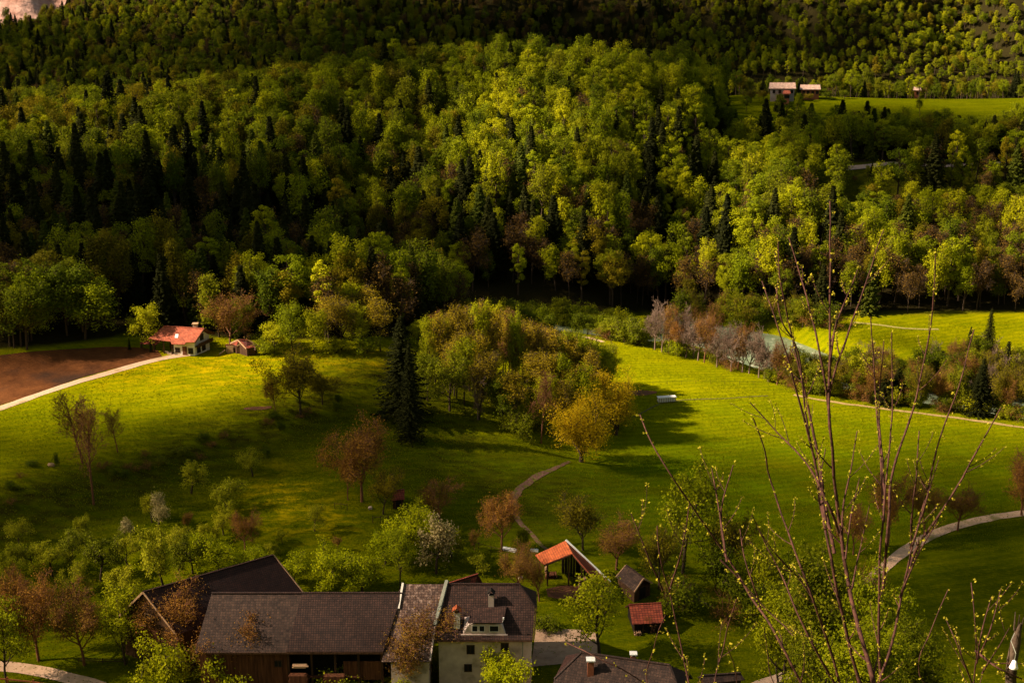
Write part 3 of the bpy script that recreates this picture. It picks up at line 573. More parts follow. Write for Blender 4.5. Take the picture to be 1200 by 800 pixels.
def join_tree(d, bark, lm, name):
    a1, a2 = d['trunk'], d['crown']
    v1 = np.empty(len(a1.vertices)*3, np.float32); a1.vertices.foreach_get('co', v1); v2 = np.empty(len(a2.vertices)*3, np.float32); a2.vertices.foreach_get('co', v2)
    f1 = np.empty(len(a1.loops), np.int32); a1.loops.foreach_get('vertex_index', f1); f2 = np.empty(len(a2.loops), np.int32); a2.loops.foreach_get('vertex_index', f2)
    f1 = f1.reshape(-1, 4); f2 = f2.reshape(-1, 4)
    o = mesh_obj(name, np.vstack([v1.reshape(-1,3), v2.reshape(-1,3)]), np.vstack([f1, f2+len(a1.vertices)]), None, mats=[bark, lm], midx=[0]*len(f1)+[1]*len(f2), link=False)
    return dict(mesh=o.data, H=d['H'], W=d['W'])
for c, m_ in (('fresh', 'l_fresh'), ('mid', 'l_mid'), ('olive', 'l_olive')):
    for i in range(4): FT[c, i] = forest_tree(200+i+10*len(FT), [13,15,12,16][i], [7.4,8.2,6.4,5.6][i], M[m_], clumps=[30,38,26,34][i], top=[.66,.62,.7,.78][i])
for c, m_ in (('fresh', 'l_fresh'), ('mid', 'l_mid'), ('olive', 'l_olive')):
    for i in (0, 2, 4, 5):
        H_ = {0:14,2:15,4:17,5:12}[i]; W_ = {0:6.4,2:5.4,4:6.8,5:6.0}[i]
        FT[c, i] = join_tree(make_tree('ft', 700+i+10*len(FT), H_, W_, dict(LEAFY, start={0:.25,2:.3,4:.42,5:.2}[i], n=(15,5,4), ang=(52,42,45), jit=.2), M[m_], M['bark'], 4200, .30, .44, .03), M['bark'], M[m_], 'broadleaf_tree')
for i in range(3): FT['con', i] = conifer(300+i, [16,18,14][i], [7.4,7.6,7][i], M['needle'], step=.5, fine=.62)
for i in range(2): FT['con2', i] = conifer(310+i, 15, 7.2, M['needle2'], step=.5, fine=.62)
M['l_brownf'] = leafmat('l_brownf', (.085,.045,.012), (.20,.115,.018), .3, .5)
for i in range(3):
    d = make_tree('ft', 320+i, 13, 6, TALL, M['l_brownf'], M['bark'], 1500, .26, .5, .03)
    a1, a2 = d['trunk'], d['crown']
    v1 = np.empty(len(a1.vertices)*3, np.float32); a1.vertices.foreach_get('co', v1); v2 = np.empty(len(a2.vertices)*3, np.float32); a2.vertices.foreach_get('co', v2)
    f1 = np.empty(len(a1.loops), np.int32); a1.loops.foreach_get('vertex_index', f1); f2 = np.empty(len(a2.loops), np.int32); a2.loops.foreach_get('vertex_index', f2)
    f1 = f1.reshape(-1, 4); f2 = f2.reshape(-1, 4)
    o = mesh_obj('bare_tree', np.vstack([v1.reshape(-1,3), v2.reshape(-1,3)]), np.vstack([f1, f2+len(a1.vertices)]), None, mats=[M['bark'], M['l_brownf']], midx=[0]*len(f1)+[1]*len(f2), link=False)
    FT['bare', i] = dict(mesh=o.data, H=13, W=6)

def plant(key, i, base, H, W, name, label, cat='tree', group=None, rz=None, lean=0):
    p = PR[key, i]; root = empty(name, base, label, cat, group)
    root.scale = (W/p['W'], W/p['W'], H/p['H']); root.rotation_euler = (0, R(lean), rs.rand()*6.28 if rz is None else rz)
    for part in ('trunk', 'crown'):
        c = bpy.data.objects.new(part, p[part]); COL.objects.link(c); c.parent = root
    return root
def plant_px(key, i, u, vb, vt, w, name, label, cat='tree', group=None, lean=0, tmin=120):
    b = hit(u, vb, tmin); _, _, t = proj(*b); dep = math.atan2(CZ-b[2], b[1])
    return plant(key, i, b, (vb-vt)*t/F/math.cos(dep)*1.03, w*1.03*t/F, name, label, cat, group, lean=lean)
exec_trees = []
# ------------------------------------------------------------------ buildings
V3 = lambda *a: np.array(a, float)
def window(parent, c, ax, nrm, w, h, fm, depth=.10, bars=1):
    """c centre on the wall face, ax along the wall, nrm outwards"""
    ax = unit(ax); nrm = unit(nrm); up = V3(0,0,1); c = np.asarray(c, float)+nrm*.02; t = .09
    f = MB()
    for s in (-1, 1):
        f.box(c+ax*s*(w/2+t/2), ax, nrm, up, (t/2, depth/2, h/2+t)); f.box(c+up*s*(h/2+t/2), ax, nrm, up, (w/2, depth/2, t/2))
    for k in range(bars): f.box(c+ax*(w*((k+1)/(bars+1)-.5)), ax, nrm, up, (.03, depth/2-.01, h/2))
    o = f.build('window', fm, parent); g = MB(); g.box(c-nrm*.0, ax, nrm, up, (w/2, .02, h/2)); p = g.build('pane', M['glass'], o); return o
def gable(name, label, cat, R0, R1, E0, E1, zg, roofm, wallm, over=.45, th=.16, back=True, ridge=True, walls=True, verge=None, E0b=None, E1b=None):
    R0, R1, E0, E1 = [np.asarray(q, float) for q in (R0, R1, E0, E1)]
    B0 = V3(*(2*R0[:2]-E0[:2]), E0[2]) if E0b is None else np.asarray(E0b, float)
    B1 = V3(*(2*R1[:2]-E1[:2]), E1[2]) if E1b is None else np.asarray(E1b, float)
    base = (E0+E1+B0+B1)/4; root = empty(name, (base[0], base[1], zg), label, cat)
    r = MB(); r.plate([R0, E0, E1, R1], th, ax=R1-R0); r.build('roof', roofm, root)
    r = MB(); r.plate([R1, B1, B0, R0], th, ax=R0-R1); r.build('roof', roofm, root)
    if ridge:
        c = MB(); c.bar(R0+V3(0,0,.03), R1+V3(0,0,.03), .26, .10); c.build('ridge_cap', roofm, root)
    if verge is not None:
        c = MB(); off = unit(R0-R1)*.07
        for a_, b_, o_ in ((R0,E0,off),(R0,B0,off),(R1,E1,-off),(R1,B1,-off)): c.bar(a_+o_+V3(0,0,-.04), b_+o_+V3(0,0,-.04), .12, .24)
        c.build('verge_board', verge, root)
    if walls:
        rd_ = unit(R1-R0); f0 = over/np.linalg.norm((E0-R0)[:2])
        def ins(Rr, Ee, s): q = Rr+(Ee-Rr)*(1-f0); return q+rd_*over*s
        a0, a1, b1, b0 = ins(R0,E0,1), ins(R1,E1,-1), ins(R1,B1,-1), ins(R0,B0,1); r0, r1 = R0+rd_*over, R1-rd_*over
        dz = th+.03; w = MB(); w.body([a0, a1, r1, b1, b0, r0], zg-1.5, [a0[2]-dz, a1[2]-dz, r1[2]-dz, b1[2]-dz, b0[2]-dz, r0[2]-dz]); w.build('wall', wallm, root)
        root['_c'] = [float(x) for q in (a0, a1, b1, b0) for x in q]
    return root
def corners(root):
    c = list(root['_c']); return [np.array(c[i:i+3]) for i in (0,3,6,9)]
def chimney(parent, base, w, h, m, cap, capkind='slab', d=None, sink=.8):
    base = np.asarray(base, float); d = d or w
    c = MB(); c.box(base+V3(0,0,(h-sink)/2), (1,0,0), (0,1,0), (0,0,1), (w/2, d/2, (h+sink)/2)); ch = c.build('chimney', m, parent)
    k = MB(); t = base+V3(0,0,h)
    if capkind == 'slab':
        k.box(t+V3(0,0,.28), (1,0,0),(0,1,0),(0,0,1),(w*.72, d*.72, .07))
        for a_ in (-1,1):
            for b_ in (-1,1): k.box(t+V3(a_*w*.38, b_*d*.38, .11), (1,0,0),(0,1,0),(0,0,1),(.05,.05,.10))
    else:
        k.plate([t+V3(-w*.75,-d*.7,.25), t+V3(-w*.75,d*.7,.25), t+V3(0,d*.7,.75), t+V3(0,-d*.7,.75)], .06)
        k.plate([t+V3(w*.75,-d*.7,.25), t+V3(0,-d*.7,.75), t+V3(0,d*.7,.75), t+V3(w*.75,d*.7,.25)], .06)
        for a_ in (-1,1):
            for b_ in (-1,1): k.box(t+V3(a_*w*.4, b_*d*.38, .14), (1,0,0),(0,1,0),(0,0,1),(.05,.05,.14))
    k.build('chimney_cap', cap, ch)
    q = MB(); q.box(t+V3(0,0,.02), (1,0,0),(0,1,0),(0,0,1),(w*.32, d*.32, .03)); q.build('flue', M['dark'], ch)
    return ch

# --- farmhouse: plane of the front roof slope from the ridge and the eave as they stand
RZ = 10.0
def farmhouse():
    R0 = Pz(525, 684, RZ); A = Pz(608.5, 684, RZ); A[1] = R0[1]
    sl = .93
    nrm = unit(V3(0, -sl, 1)); on = lambda u, v: Ppl(u, v, R0, nrm)
    E0 = on(508, 749); E1 = on(624, 749.5); E0[1] = E1[1]; E0[2] = E1[2]
    H1 = on(627, 711); mir = lambda p: V3(p[0], 2*R0[1]-p[1], p[2])
    P0 = on(472, 692); P0[1] = R0[1]; P0[2] = RZ; PE0 = on(447, 775); PE1 = on(504, 775); PE0[1] = PE1[1]; PE0[2] = PE1[2]
    zg = -2.4
    root = empty('farmhouse', ((P0[0]+A[0])/2, R0[1], zg), 'pale plastered farmhouse with half-hipped brown roof, dormer and two chimneys', 'house')
    r = MB(); r.plate([R0, E0, E1, H1, A], .18, ax=(1,0,0)); fr = r.build('roof', M['tile_brown'], root)
    r = MB(); r.plate([A, mir(H1), mir(E1), mir(E0), R0], .18, ax=(1,0,0)); r.build('roof', M['tile_brown'], root)
    r = MB(); r.plate([A+V3(.02,0,-.03), H1+V3(.22,0,-.1), mir(H1)+V3(.22,0,-.1)], .16); r.build('half_hip', M['tile_dark'], root)
    c = MB(); c.bar(R0+V3(0,0,.04), A+V3(0,0,.04), .3, .12); c.bar(A+V3(0,0,.04), H1+V3(0,0,.02), .26, .12); c.build('ridge_cap', M['tile_brown'], root)
    off = V3(0,0,.20)
    r = MB(); r.plate([P0, PE0, PE1, R0+V3(-.25,0,0)], .18, ax=(1,0,0)); q = r.build('roof', M['tile_patchy'], root); q['label'] = 'mottled pale weathered shingle roof section beside the barn'
    r = MB(); r.plate([R0+V3(-.25,0,0), mir(PE1), mir(PE0), P0], .18, ax=(1,0,0)); r.build('roof', M['tile_patchy'], root)
    # raised fire wall between both roofs and the short white verge near the barn
    c = MB(); m1 = on(511, 735); c.bar(R0+V3(-.12,.3,.30), m1+V3(-.12,0,.30), .42, .55); c.build('fire_wall', M['trim_green'], root)
    c = MB(); c.bar(m1+V3(-.12,0,.14), PE1+V3(0,0,.16), .2, .22); c.build('verge_board', M['plaster'], root)
    c = MB(); m2 = on(467, 714); c.bar(P0+V3(0,0,.16), m2+V3(0,0,.16), .26, .2); c.build('verge_board', M['plaster_white'], root)
    # walls
    wy = E1[1]+.55; wx1 = E1[0]-.12; zt = E1[2]+.25
    back = 2*R0[1]-wy; k = (A[0]-.2)
    w = MB(); hx = wx1-.35; zr = RZ-.35; zh = H1[2]-.28
    hy = H1[1]+.25; hyb = 2*R0[1]-hy
    w.body([V3(E0[0]+.6,wy,0), V3(wx1,wy,0), V3(wx1,hy,0), V3(wx1,hyb,0), V3(wx1,back,0), V3(E0[0]+.6,back,0), V3(E0[0]+.6,R0[1],0)], zg-1.5, [zt,zt,zh,zh,zt,zt,zr]); w.build('wall', M['plaster'], root)
    w = MB(); py = PE1[1]+.5; pz = PE1[2]+.2
    w.body([V3(P0[0]-1.2,py,0), V3(PE1[0]-.2,py,0), V3(PE1[0]-.2,R0[1]-.3,0), V3(P0[0]+.2,R0[1]-.3,0)], zg-1.5, [pz,pz,RZ-.5,RZ-.5]); w.build('wall', M['plaster'], root)
    def wpt(u, v, y=wy): return Py(u, v, y)
    for u, v, w_, h_ in ((551.5,760.5,.85,1.1),(591.5,757.5,.85,1.0),(548.5,782,.8,.9)): window(root, wpt(u, v), (1,0,0), (0,-1,0), w_, h_, M['wood'])
    for yy, zz, hh in ((wy+1.6, 3.2, 1.2),(wy+4.6, 3.2, 1.2),(wy+1.6, .2, 1.2),(wy+4.6, .2, 1.2)): window(root, (wx1, yy, zz), (0,1,0), (1,0,0), .7, hh, M['white'])
    d = MB(); d.tube([V3(wx1-1.1, wy-.12, zt-.2), V3(wx1-1.1, wy-.14, -2.3)], [.07,.07], 6); d.build('downpipe', M['trim_green'], root)
    d = MB(); d.bar(E0+V3(0,-.12,-.1), E1+V3(0,-.12,-.1), .16, .12); d.build('gutter', M['wood'], root)
    c = MB(); c.bar(H1+V3(.14,0,-.05), E1+V3(.14,0,-.05), .12, .26); c.bar(H1+V3(.2,0,-.2), mir(H1)+V3(.2,0,-.2), .12, .2); c.build('verge_board', M['wood'], root)
    # dormer
    bl, br_ = on(541, 742.5), on(594, 742.5); fy = (bl[1]+br_[1])/2; tl, tr = Py(550, 731, fy), Py(587, 731, fy)
    bl[1] = br_[1] = fy; dm = MB(); rb_l, rb_r = on(554, 713), on(594, 711)
    el, er = Py(548, 729.5, fy-.35), Py(589, 729.5, fy-.35)
    zb = (bl[2]+br_[2])/2; zt_ = (tl[2]+tr[2])/2; bk = rb_l[1]
    dm = MB(); F0 = [V3(bl[0],fy,zb-.25), V3(br_[0],fy,zb-.25), V3(tr[0],fy,zt_), V3(tl[0],fy,zt_)]
    Bk = [V3(bl[0]+.1,bk,zb+1.6), V3(br_[0]-.1,bk,zb+1.6), V3(tr[0],bk,zt_+.25), V3(tl[0],bk,zt_+.25)]
    dm.face(F0); dm.face([F0[1],Bk[1],Bk[2],F0[2]]); dm.face([Bk[0],F0[0],F0[3],Bk[3]]); dm.face([F0[3],F0[2],Bk[2],Bk[3]]); dm.face([F0[0],Bk[0],Bk[1],F0[1]]); dm.face(Bk[::-1])
    dd = dm.build('dormer', M['plaster'], root)
    r = MB(); r.plate([rb_l+V3(0,0,.12), el+V3(0,0,.05), er+V3(0,0,.05), rb_r+V3(0,0,.12)], .10, ax=(1,0,0)); r.build('dormer_roof', M['tile_brown'], dd)
    s = MB(); s.bar(V3(bl[0]-.1,fy-.08,zb-.05), V3(br_[0]+.1,fy-.08,zb-.05), .2, .10); s.build('sill', M['plaster'], dd)
    for u0, u1 in ((553.5,559.5),(562,567.5),(574,584)):
        p0, p1 = Py(u0, 733, fy), Py(u1, 739, fy); window(root, V3((p0[0]+p1[0])/2, fy, (p0[2]+p1[2])/2), (1,0,0), (0,-1,0), abs(p1[0]-p0[0]), abs(p1[2]-p0[2])*1.05, M['plaster_white'], bars=0)
    b1 = on(535.5, 734); chimney(root, b1+V3(0,.2,0), .78, 2.0, M['plaster_white'], M['tile_orange'], 'gable')
    b2 = on(575.5, 709); chimney(root, b2+V3(0,.2,0), .72, 1.45, M['plaster'], M['dark'], 'gable')
    s = MB(); p = er+V3(.1,0,.5); s.tube([er+V3(0,.1,.05), p], [.025,.02], 5); s.box(p+V3(0,0,.12),(1,0,0),(0,1,0),(0,0,1),(.10,.10,.12)); s.build('antenna', M['white'], root)
    # snow guards and a few slipped tiles
    return root
farmhouse()

def barn():
    sl = .90; nrm = unit(V3(0,-sl,1)); R0 = Pz(247, 697, 9.2); R1 = Pz(472, 693, 9.2); R1[1] = R0[1] = (R0[1]+R1[1])/2
    RM = V3(Pz(354, 695, 9.2)[0], R0[1], 9.2); on = lambda u, v: Ppl(u, v, R0, nrm)
    E0 = on(228, 762); EM = on(335, 765.5); E1 = on(449, 766); y = (E0[1]+E1[1])/2
    for e in (E0, EM, E1): e[2] = R0[2]-sl*(R0[1]-y); e[1] = y
    mir = lambda p: V3(p[0], 2*R0[1]-p[1], p[2]); zg = -2.4
    root = empty('barn', ((R0[0]+R1[0])/2, R0[1], zg), 'long low barn with dark brown tiled roof joined to the farmhouse', 'barn')
    r = MB(); r.plate([R0, E0, EM, RM], .2, ax=(1,0,0)); q = r.build('roof', M['tile_grey'], root); q['label'] = 'older mossy roof half at the left end'
    r = MB(); r.plate([RM+V3(.02,0,.12), EM+V3(.02,0,.12), E1+V3(0,0,.12), R1+V3(0,0,.12)], .2, ax=(1,0,0)); r.build('roof', M['tile_barn'], root)
    r = MB(); r.plate([R1, mir(E1), mir(E0), R0], .2, ax=(1,0,0)); r.build('roof', M['tile_barn'], root)
    c = MB(); c.bar(R0+V3(0,0,.08), R1+V3(0,0,.10), .3, .14); c.build('ridge_cap', M['tile_barn'], root)
    back = 2*R0[1]-y-.6; yl = y+.6
    w = MB(); xm = EM[0]
    w.body([V3(E0[0]+.5,yl,0), V3(xm,yl,0), V3(xm,back,0), V3(E0[0]+.5,back,0), V3(R0[0]-.1+.5,R0[1],0)], zg-1.5, [E0[2]+.2,E0[2]+.2,E0[2]+.2,E0[2]+.2,R0[2]-.5]); w.build('wall', M['wood_red'], root)
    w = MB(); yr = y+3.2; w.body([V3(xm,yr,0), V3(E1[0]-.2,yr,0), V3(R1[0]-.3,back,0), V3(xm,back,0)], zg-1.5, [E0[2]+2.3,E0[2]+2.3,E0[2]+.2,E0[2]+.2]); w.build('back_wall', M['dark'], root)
    w = MB(); w.bar(V3(xm+7,yl+.1,1.1), V3(E1[0]-.1,yl+.1,1.1), .12, 2.6); w.build('board_cladding', M['wood_red'], root)
    p = MB()
    for k in range(5):
        x = xm+.15+(E1[0]-xm-.4)*k/4; p.box((x, yl, .6), (1,0,0),(0,1,0),(0,0,1),(.13,.13,3.0))
    p.build('post', M['wood'], root)
    p = MB(); p.bar(V3(xm,yl,E0[2]+.1), V3(E1[0],yl,E0[2]+.1), .2, .26); p.bar(V3(xm+.1,yl-.1,.35), V3(E1[0]-3,yl-.1,.35), .5, .14); p.build('beam', M['wood_red'], root)
    window(root, Py(326, 777, yl), (1,0,0), (0,-1,0), .8, .8, M['wood'])
    v = MB(); v.bar(E0+V3(0,-.05,-.1), E1+V3(0,-.05,-.1), .1, .22); v.build('fascia', M['wood'], root)
    # lumber stacked under the open bay
    for k, (u, vv, L_, hh, lab) in enumerate(((352,779,1.9,.5,'pale new boards stacked highest in the open barn bay'),(350,790,2.4,.5,'brown planks stacked at the foot of the open barn bay'),(392,791,2.8,.5,'weathered planks stacked in the middle of the barn bay'))):
        b = Py(u, vv, yl-.7); z0 = float(TZ(b[0], yl-.7)) if k else b[2]-.2; s = MB()
        top = b[2]; nn = max(2, int((top-z0)/.14))
        for j in range(nn):
            for q in range(3): s.box((b[0]+rs.normal()*.08, yl-1.0+q*.27, z0+.07+j*.145), (1,0,0),(0,1,0),(0,0,1),(L_/2*(.85+.15*rs.rand()), .12, .055))
        o = s.build('lumber_stack', M['wood_light'] if k == 0 else M['wood_red'], None); tag(o, lab, 'lumber')
barn()
# rear barn with its ridge running away to the right
R0, R1 = Pz(168,693,8), Pz(320,650,8); e = V3(4.4,-2.1,0)
rb = gable('barn', 'dark brown barn roof slanting behind the long barn, topmost and largest', 'barn', R0, R1, R0+e-V3(0,0,5), R1+e-V3(0,0,5), -1.0, M['tile_dark'], M['wood'], verge=M['wood_light'])
a0, a1, b1, b0 = corners(rb); cc = (a0+b0)/2; ax_ = unit(b0-a0); nn = -unit(R1-R0); nn[2] = 0
d = MB(); d.box(V3(cc[0],cc[1],.9)+nn*.05, ax_, nn, (0,0,1), (1.6,.06,1.9)); d.build('door', M['wood_red'], rb)
window(rb, V3(cc[0],cc[1],4.2)+nn*.02, ax_, nn, 1.0, .8, M['wood_light'])
# little dark red roof peeping over the farmhouse ridge
sr = gable('shed', 'small dark red roof peeping over the farmhouse ridge', 'shed', Pz(497,692,5.2), Pz(560,672,5.2), Pz(506,699,3.2), Pz(566,683,3.2), -.5, M['tile_redold'], M['wood'], over=.3)
dd_ = MB(); a0, a1, b1, b0 = corners(sr); nx_ = unit(V3((a1-b1)[1], -(a1-b1)[0], 0)); nx_ = nx_ if np.dot(nx_, a1-a0) > 0 else -nx_
dd_.box((a1+b1)/2*V3(1,1,0)+V3(0,0,.7)+nx_*.04, unit((a1-b1)*V3(1,1,0)), nx_, (0,0,1), (.6,.05,1.1)); dd_.build('door', M['wood'], sr)

# open shed with the orange roof
def open_shed():
    R0, R1 = Pz(663,633,4.6), Pz(671,648,4.6); L0, L1 = Pz(627,650,2.9), Pz(636.5,661.5,2.9); Q0, Q1 = Pz(715,682,.7), Pz(712,696,.7)
    zg = -.6; root = empty('open_shed', ((R0[0]+R1[0])/2, R0[1], zg), 'open timber shed with bright orange tiled roof and white verge', 'shed')
    r = MB(); r.plate([R0, L0, L1, R1], .14, ax=R1-R0); r.build('roof', M['tile_orange'], root)
    r = MB(); r.plate([R0, R1, Q1, Q0], .14, ax=R1-R0); r.build('roof', M['tile_orange'], root)
    c = MB(); up = V3(0,0,.10); c.bar(R0+up, Q0+up, .28, .16); c.build('verge_board', M['white'], root)
    p = MB(); lerp = lambda a, b, f: a*(1-f)+b*f
    for a_, b_, f in ((R1,L1,.12),(R1,L1,.85),(R1,Q1,.28),(R1,Q1,.52),(R1,Q1,.78),(R0,L0,.85),(R0,Q0,.3),(R0,Q0,.55),(R0,Q0,.85),(R0,L0,.1)):
        q = lerp(a_, b_, f); q[1] += .15; p.box(V3(q[0], q[1], (q[2]-.2+zg)/2), (1,0,0),(0,1,0),(0,0,1), (.11,.11,(q[2]-.2-zg)/2+.1))
    p.build('post', M['wood'], root)
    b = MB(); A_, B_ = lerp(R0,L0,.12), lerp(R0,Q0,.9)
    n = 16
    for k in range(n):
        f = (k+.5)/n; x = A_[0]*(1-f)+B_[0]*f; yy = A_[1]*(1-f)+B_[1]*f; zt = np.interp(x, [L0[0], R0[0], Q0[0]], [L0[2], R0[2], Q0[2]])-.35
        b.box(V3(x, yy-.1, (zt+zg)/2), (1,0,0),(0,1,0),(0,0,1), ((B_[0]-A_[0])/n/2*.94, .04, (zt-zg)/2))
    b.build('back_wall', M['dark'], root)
    c = MB(); c.bar(lerp(R1,L1,.05)-V3(0,0,.22), lerp(R1,L1,.97)-V3(0,0,.22), .16); c.bar(lerp(R1,Q1,.03)-V3(0,0,.22), lerp(R1,Q1,.97)-V3(0,0,.22), .16); c.build('beam', M['wood'], root)
open_shed()
def logs(name, u, v, w, h, lab, m, d=.6, r0=.09):
    b = hit(u, v); s = MB(); nn = int(w/(2*r0)); mm = int(h/(2*r0))
    for i in range(nn):
        for j in range(mm):
            if rs.rand() < .12 and j == mm-1: continue
            c = b+V3((i-nn/2)*2*r0+rs.normal()*.02+(j % 2)*r0, 0, r0+j*1.8*r0); s.tube([c+V3(rs.normal()*.06,-d,0), c+V3(0,d,0)], [r0*(.7+.4*rs.rand())]*2, 6); 
    for k in range(len(s.v)): pass
    o = s.build(name, m, None); tag(o, lab, 'firewood'); return o
logs('log_pile', 683, 688, 1.1, 1.7, 'ragged heap of split firewood by the open shed posts', M['wood_light'])
logs('log_pile', 646, 677, 1.5, .8, 'low brown log pile under the left half of the open shed', M['wood_red'])
logs('log_pile', 641, 672, .5, 1.2, 'narrow upright stack of pale logs at the left shed eave', M['wood_light'])
# grey roofed shed, red tiled shed
gs = gable('shed', 'small shed with weathered grey roof and black gable', 'shed', Pz(734,662,2.2), Pz(754,677,2.2), Pz(722,676,.8), Pz(743,693,.8), -.9, M['tile_grey'], M['wood'], over=.2, verge=M['wood_light'])
a0, a1, b1, b0 = corners(gs); nrm = unit(np.cross((b1-a1)*V3(1,1,0), V3(0,0,1))); nrm = nrm if np.dot(nrm, a1-a0) > 0 else -nrm
d = MB(); d.box(((a1+b1)/2)*V3(1,1,0)+V3(0,0,-.15)+nrm*.04, unit((b1-a1)*V3(1,1,0)), nrm, (0,0,1), (.6,.04,.8)); d.build('door', M['dark'], gs)
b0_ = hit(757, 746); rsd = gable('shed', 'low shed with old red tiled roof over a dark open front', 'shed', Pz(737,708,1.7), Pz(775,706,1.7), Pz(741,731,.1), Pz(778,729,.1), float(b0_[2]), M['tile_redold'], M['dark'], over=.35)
a0, a1, b1, b0 = corners(rsd); p = MB()
for f in (0, .33, .66, 1): q = a0*(1-f)+a1*f; p.box(V3(q[0], q[1]-.25, -.95), (1,0,0),(0,1,0),(0,0,1), (.07,.07,.9))
p.build('post', M['wood'], rsd)
logs('log_pile', 748, 744, 1.0, .6, 'pale cut logs in front of the red tiled shed', M['wood_light'], d=.3)
# roof at the bottom edge
def lower_house():
    Z = 6.2; A, B = Pz(681,764,Z), Pz(785,779,Z); dirr = unit((B-A)*V3(1,1,0)); per = V3(dirr[1], -dirr[0], 0)
    if per[1] > 0: per = -per
    w = 5.4; drop = 4.4; zg = -3.2
    root = empty('house', ((A[0]+B[0])/2, (A[1]+B[1])/2, zg), 'house roof cut by the bottom edge with two white-capped brick chimneys', 'house')
    L0, L1 = A-dirr*2.6+per*2.9-V3(0,0,2.4), A-dirr*2.6-per*2.9-V3(0,0,2.4); K0, K1 = B+dirr*2.0+per*2.9-V3(0,0,2.4), B+dirr*2.0-per*2.9-V3(0,0,2.4)
    f0, f1 = A-dirr*2.6+per*w-V3(0,0,drop), B+dirr*2.0+per*w-V3(0,0,drop); g0, g1 = A-dirr*2.6-per*w-V3(0,0,drop), B+dirr*2.0-per*w-V3(0,0,drop)
    for P in ([A,L0,f0,f1,K0,B],[B,K1,g1,g0,L1,A]):
        r = MB(); r.plate(P, .18, ax=dirr); r.build('roof', M['tile_grey'], root)
    for P in ([A,L1,L0],[B,K0,K1]):
        r = MB(); r.plate([p-V3(0,0,.02) for p in P], .16); r.build('half_hip', M['tile_dark'], root)
    c = MB(); c.bar(A+V3(0,0,.05), B+V3(0,0,.05), .3, .14); c.bar(A+V3(0,0,.04), L0, .24, .1); c.bar(B+V3(0,0,.04), K0, .24, .1); c.build('ridge_cap', M['tile_grey'], root)
    ft = [f0-per*.6+dirr*.6, f1-per*.6-dirr*.6, g1+per*.6-dirr*.6, g0+per*.6+dirr*.6]
    wl_ = MB(); wl_.body(ft, zg-1, [Z-drop+.2]*4); wl_.build('wall', M['plaster'], root)
    n = unit(np.cross(f0-A, B-A)); n = n if n[2] > 0 else -n
    c1 = Ppl(692, 791, A, n); chimney(root, c1+V3(0,.3,0), .75, 1.75, M['brick'], M['white'])
    c2 = A*(1-.62)+B*.62-per*1.2-V3(0,0,1.0); c2 = Py(742, 776, c2[1]); chimney(root, c2, .62, 1.0, M['brick'], M['white'], sink=1.8)
    for f in (.25,.55,.85):
        q = ft[0]*(1-f)+ft[1]*f; window(root, V3(q[0],q[1],-.8)+per*.0, dirr, per, 1, 1.1, M['white'])
lower_house()
gable('shed', 'little grey-roofed shed at the bottom edge right of the chimneys', 'shed', Pz(822,791,1.6), Pz(868,788,1.6), Pz(826,801,.9), Pz(873,796,.9), -3.3, M['tile_grey'], M['wood'], over=.3)

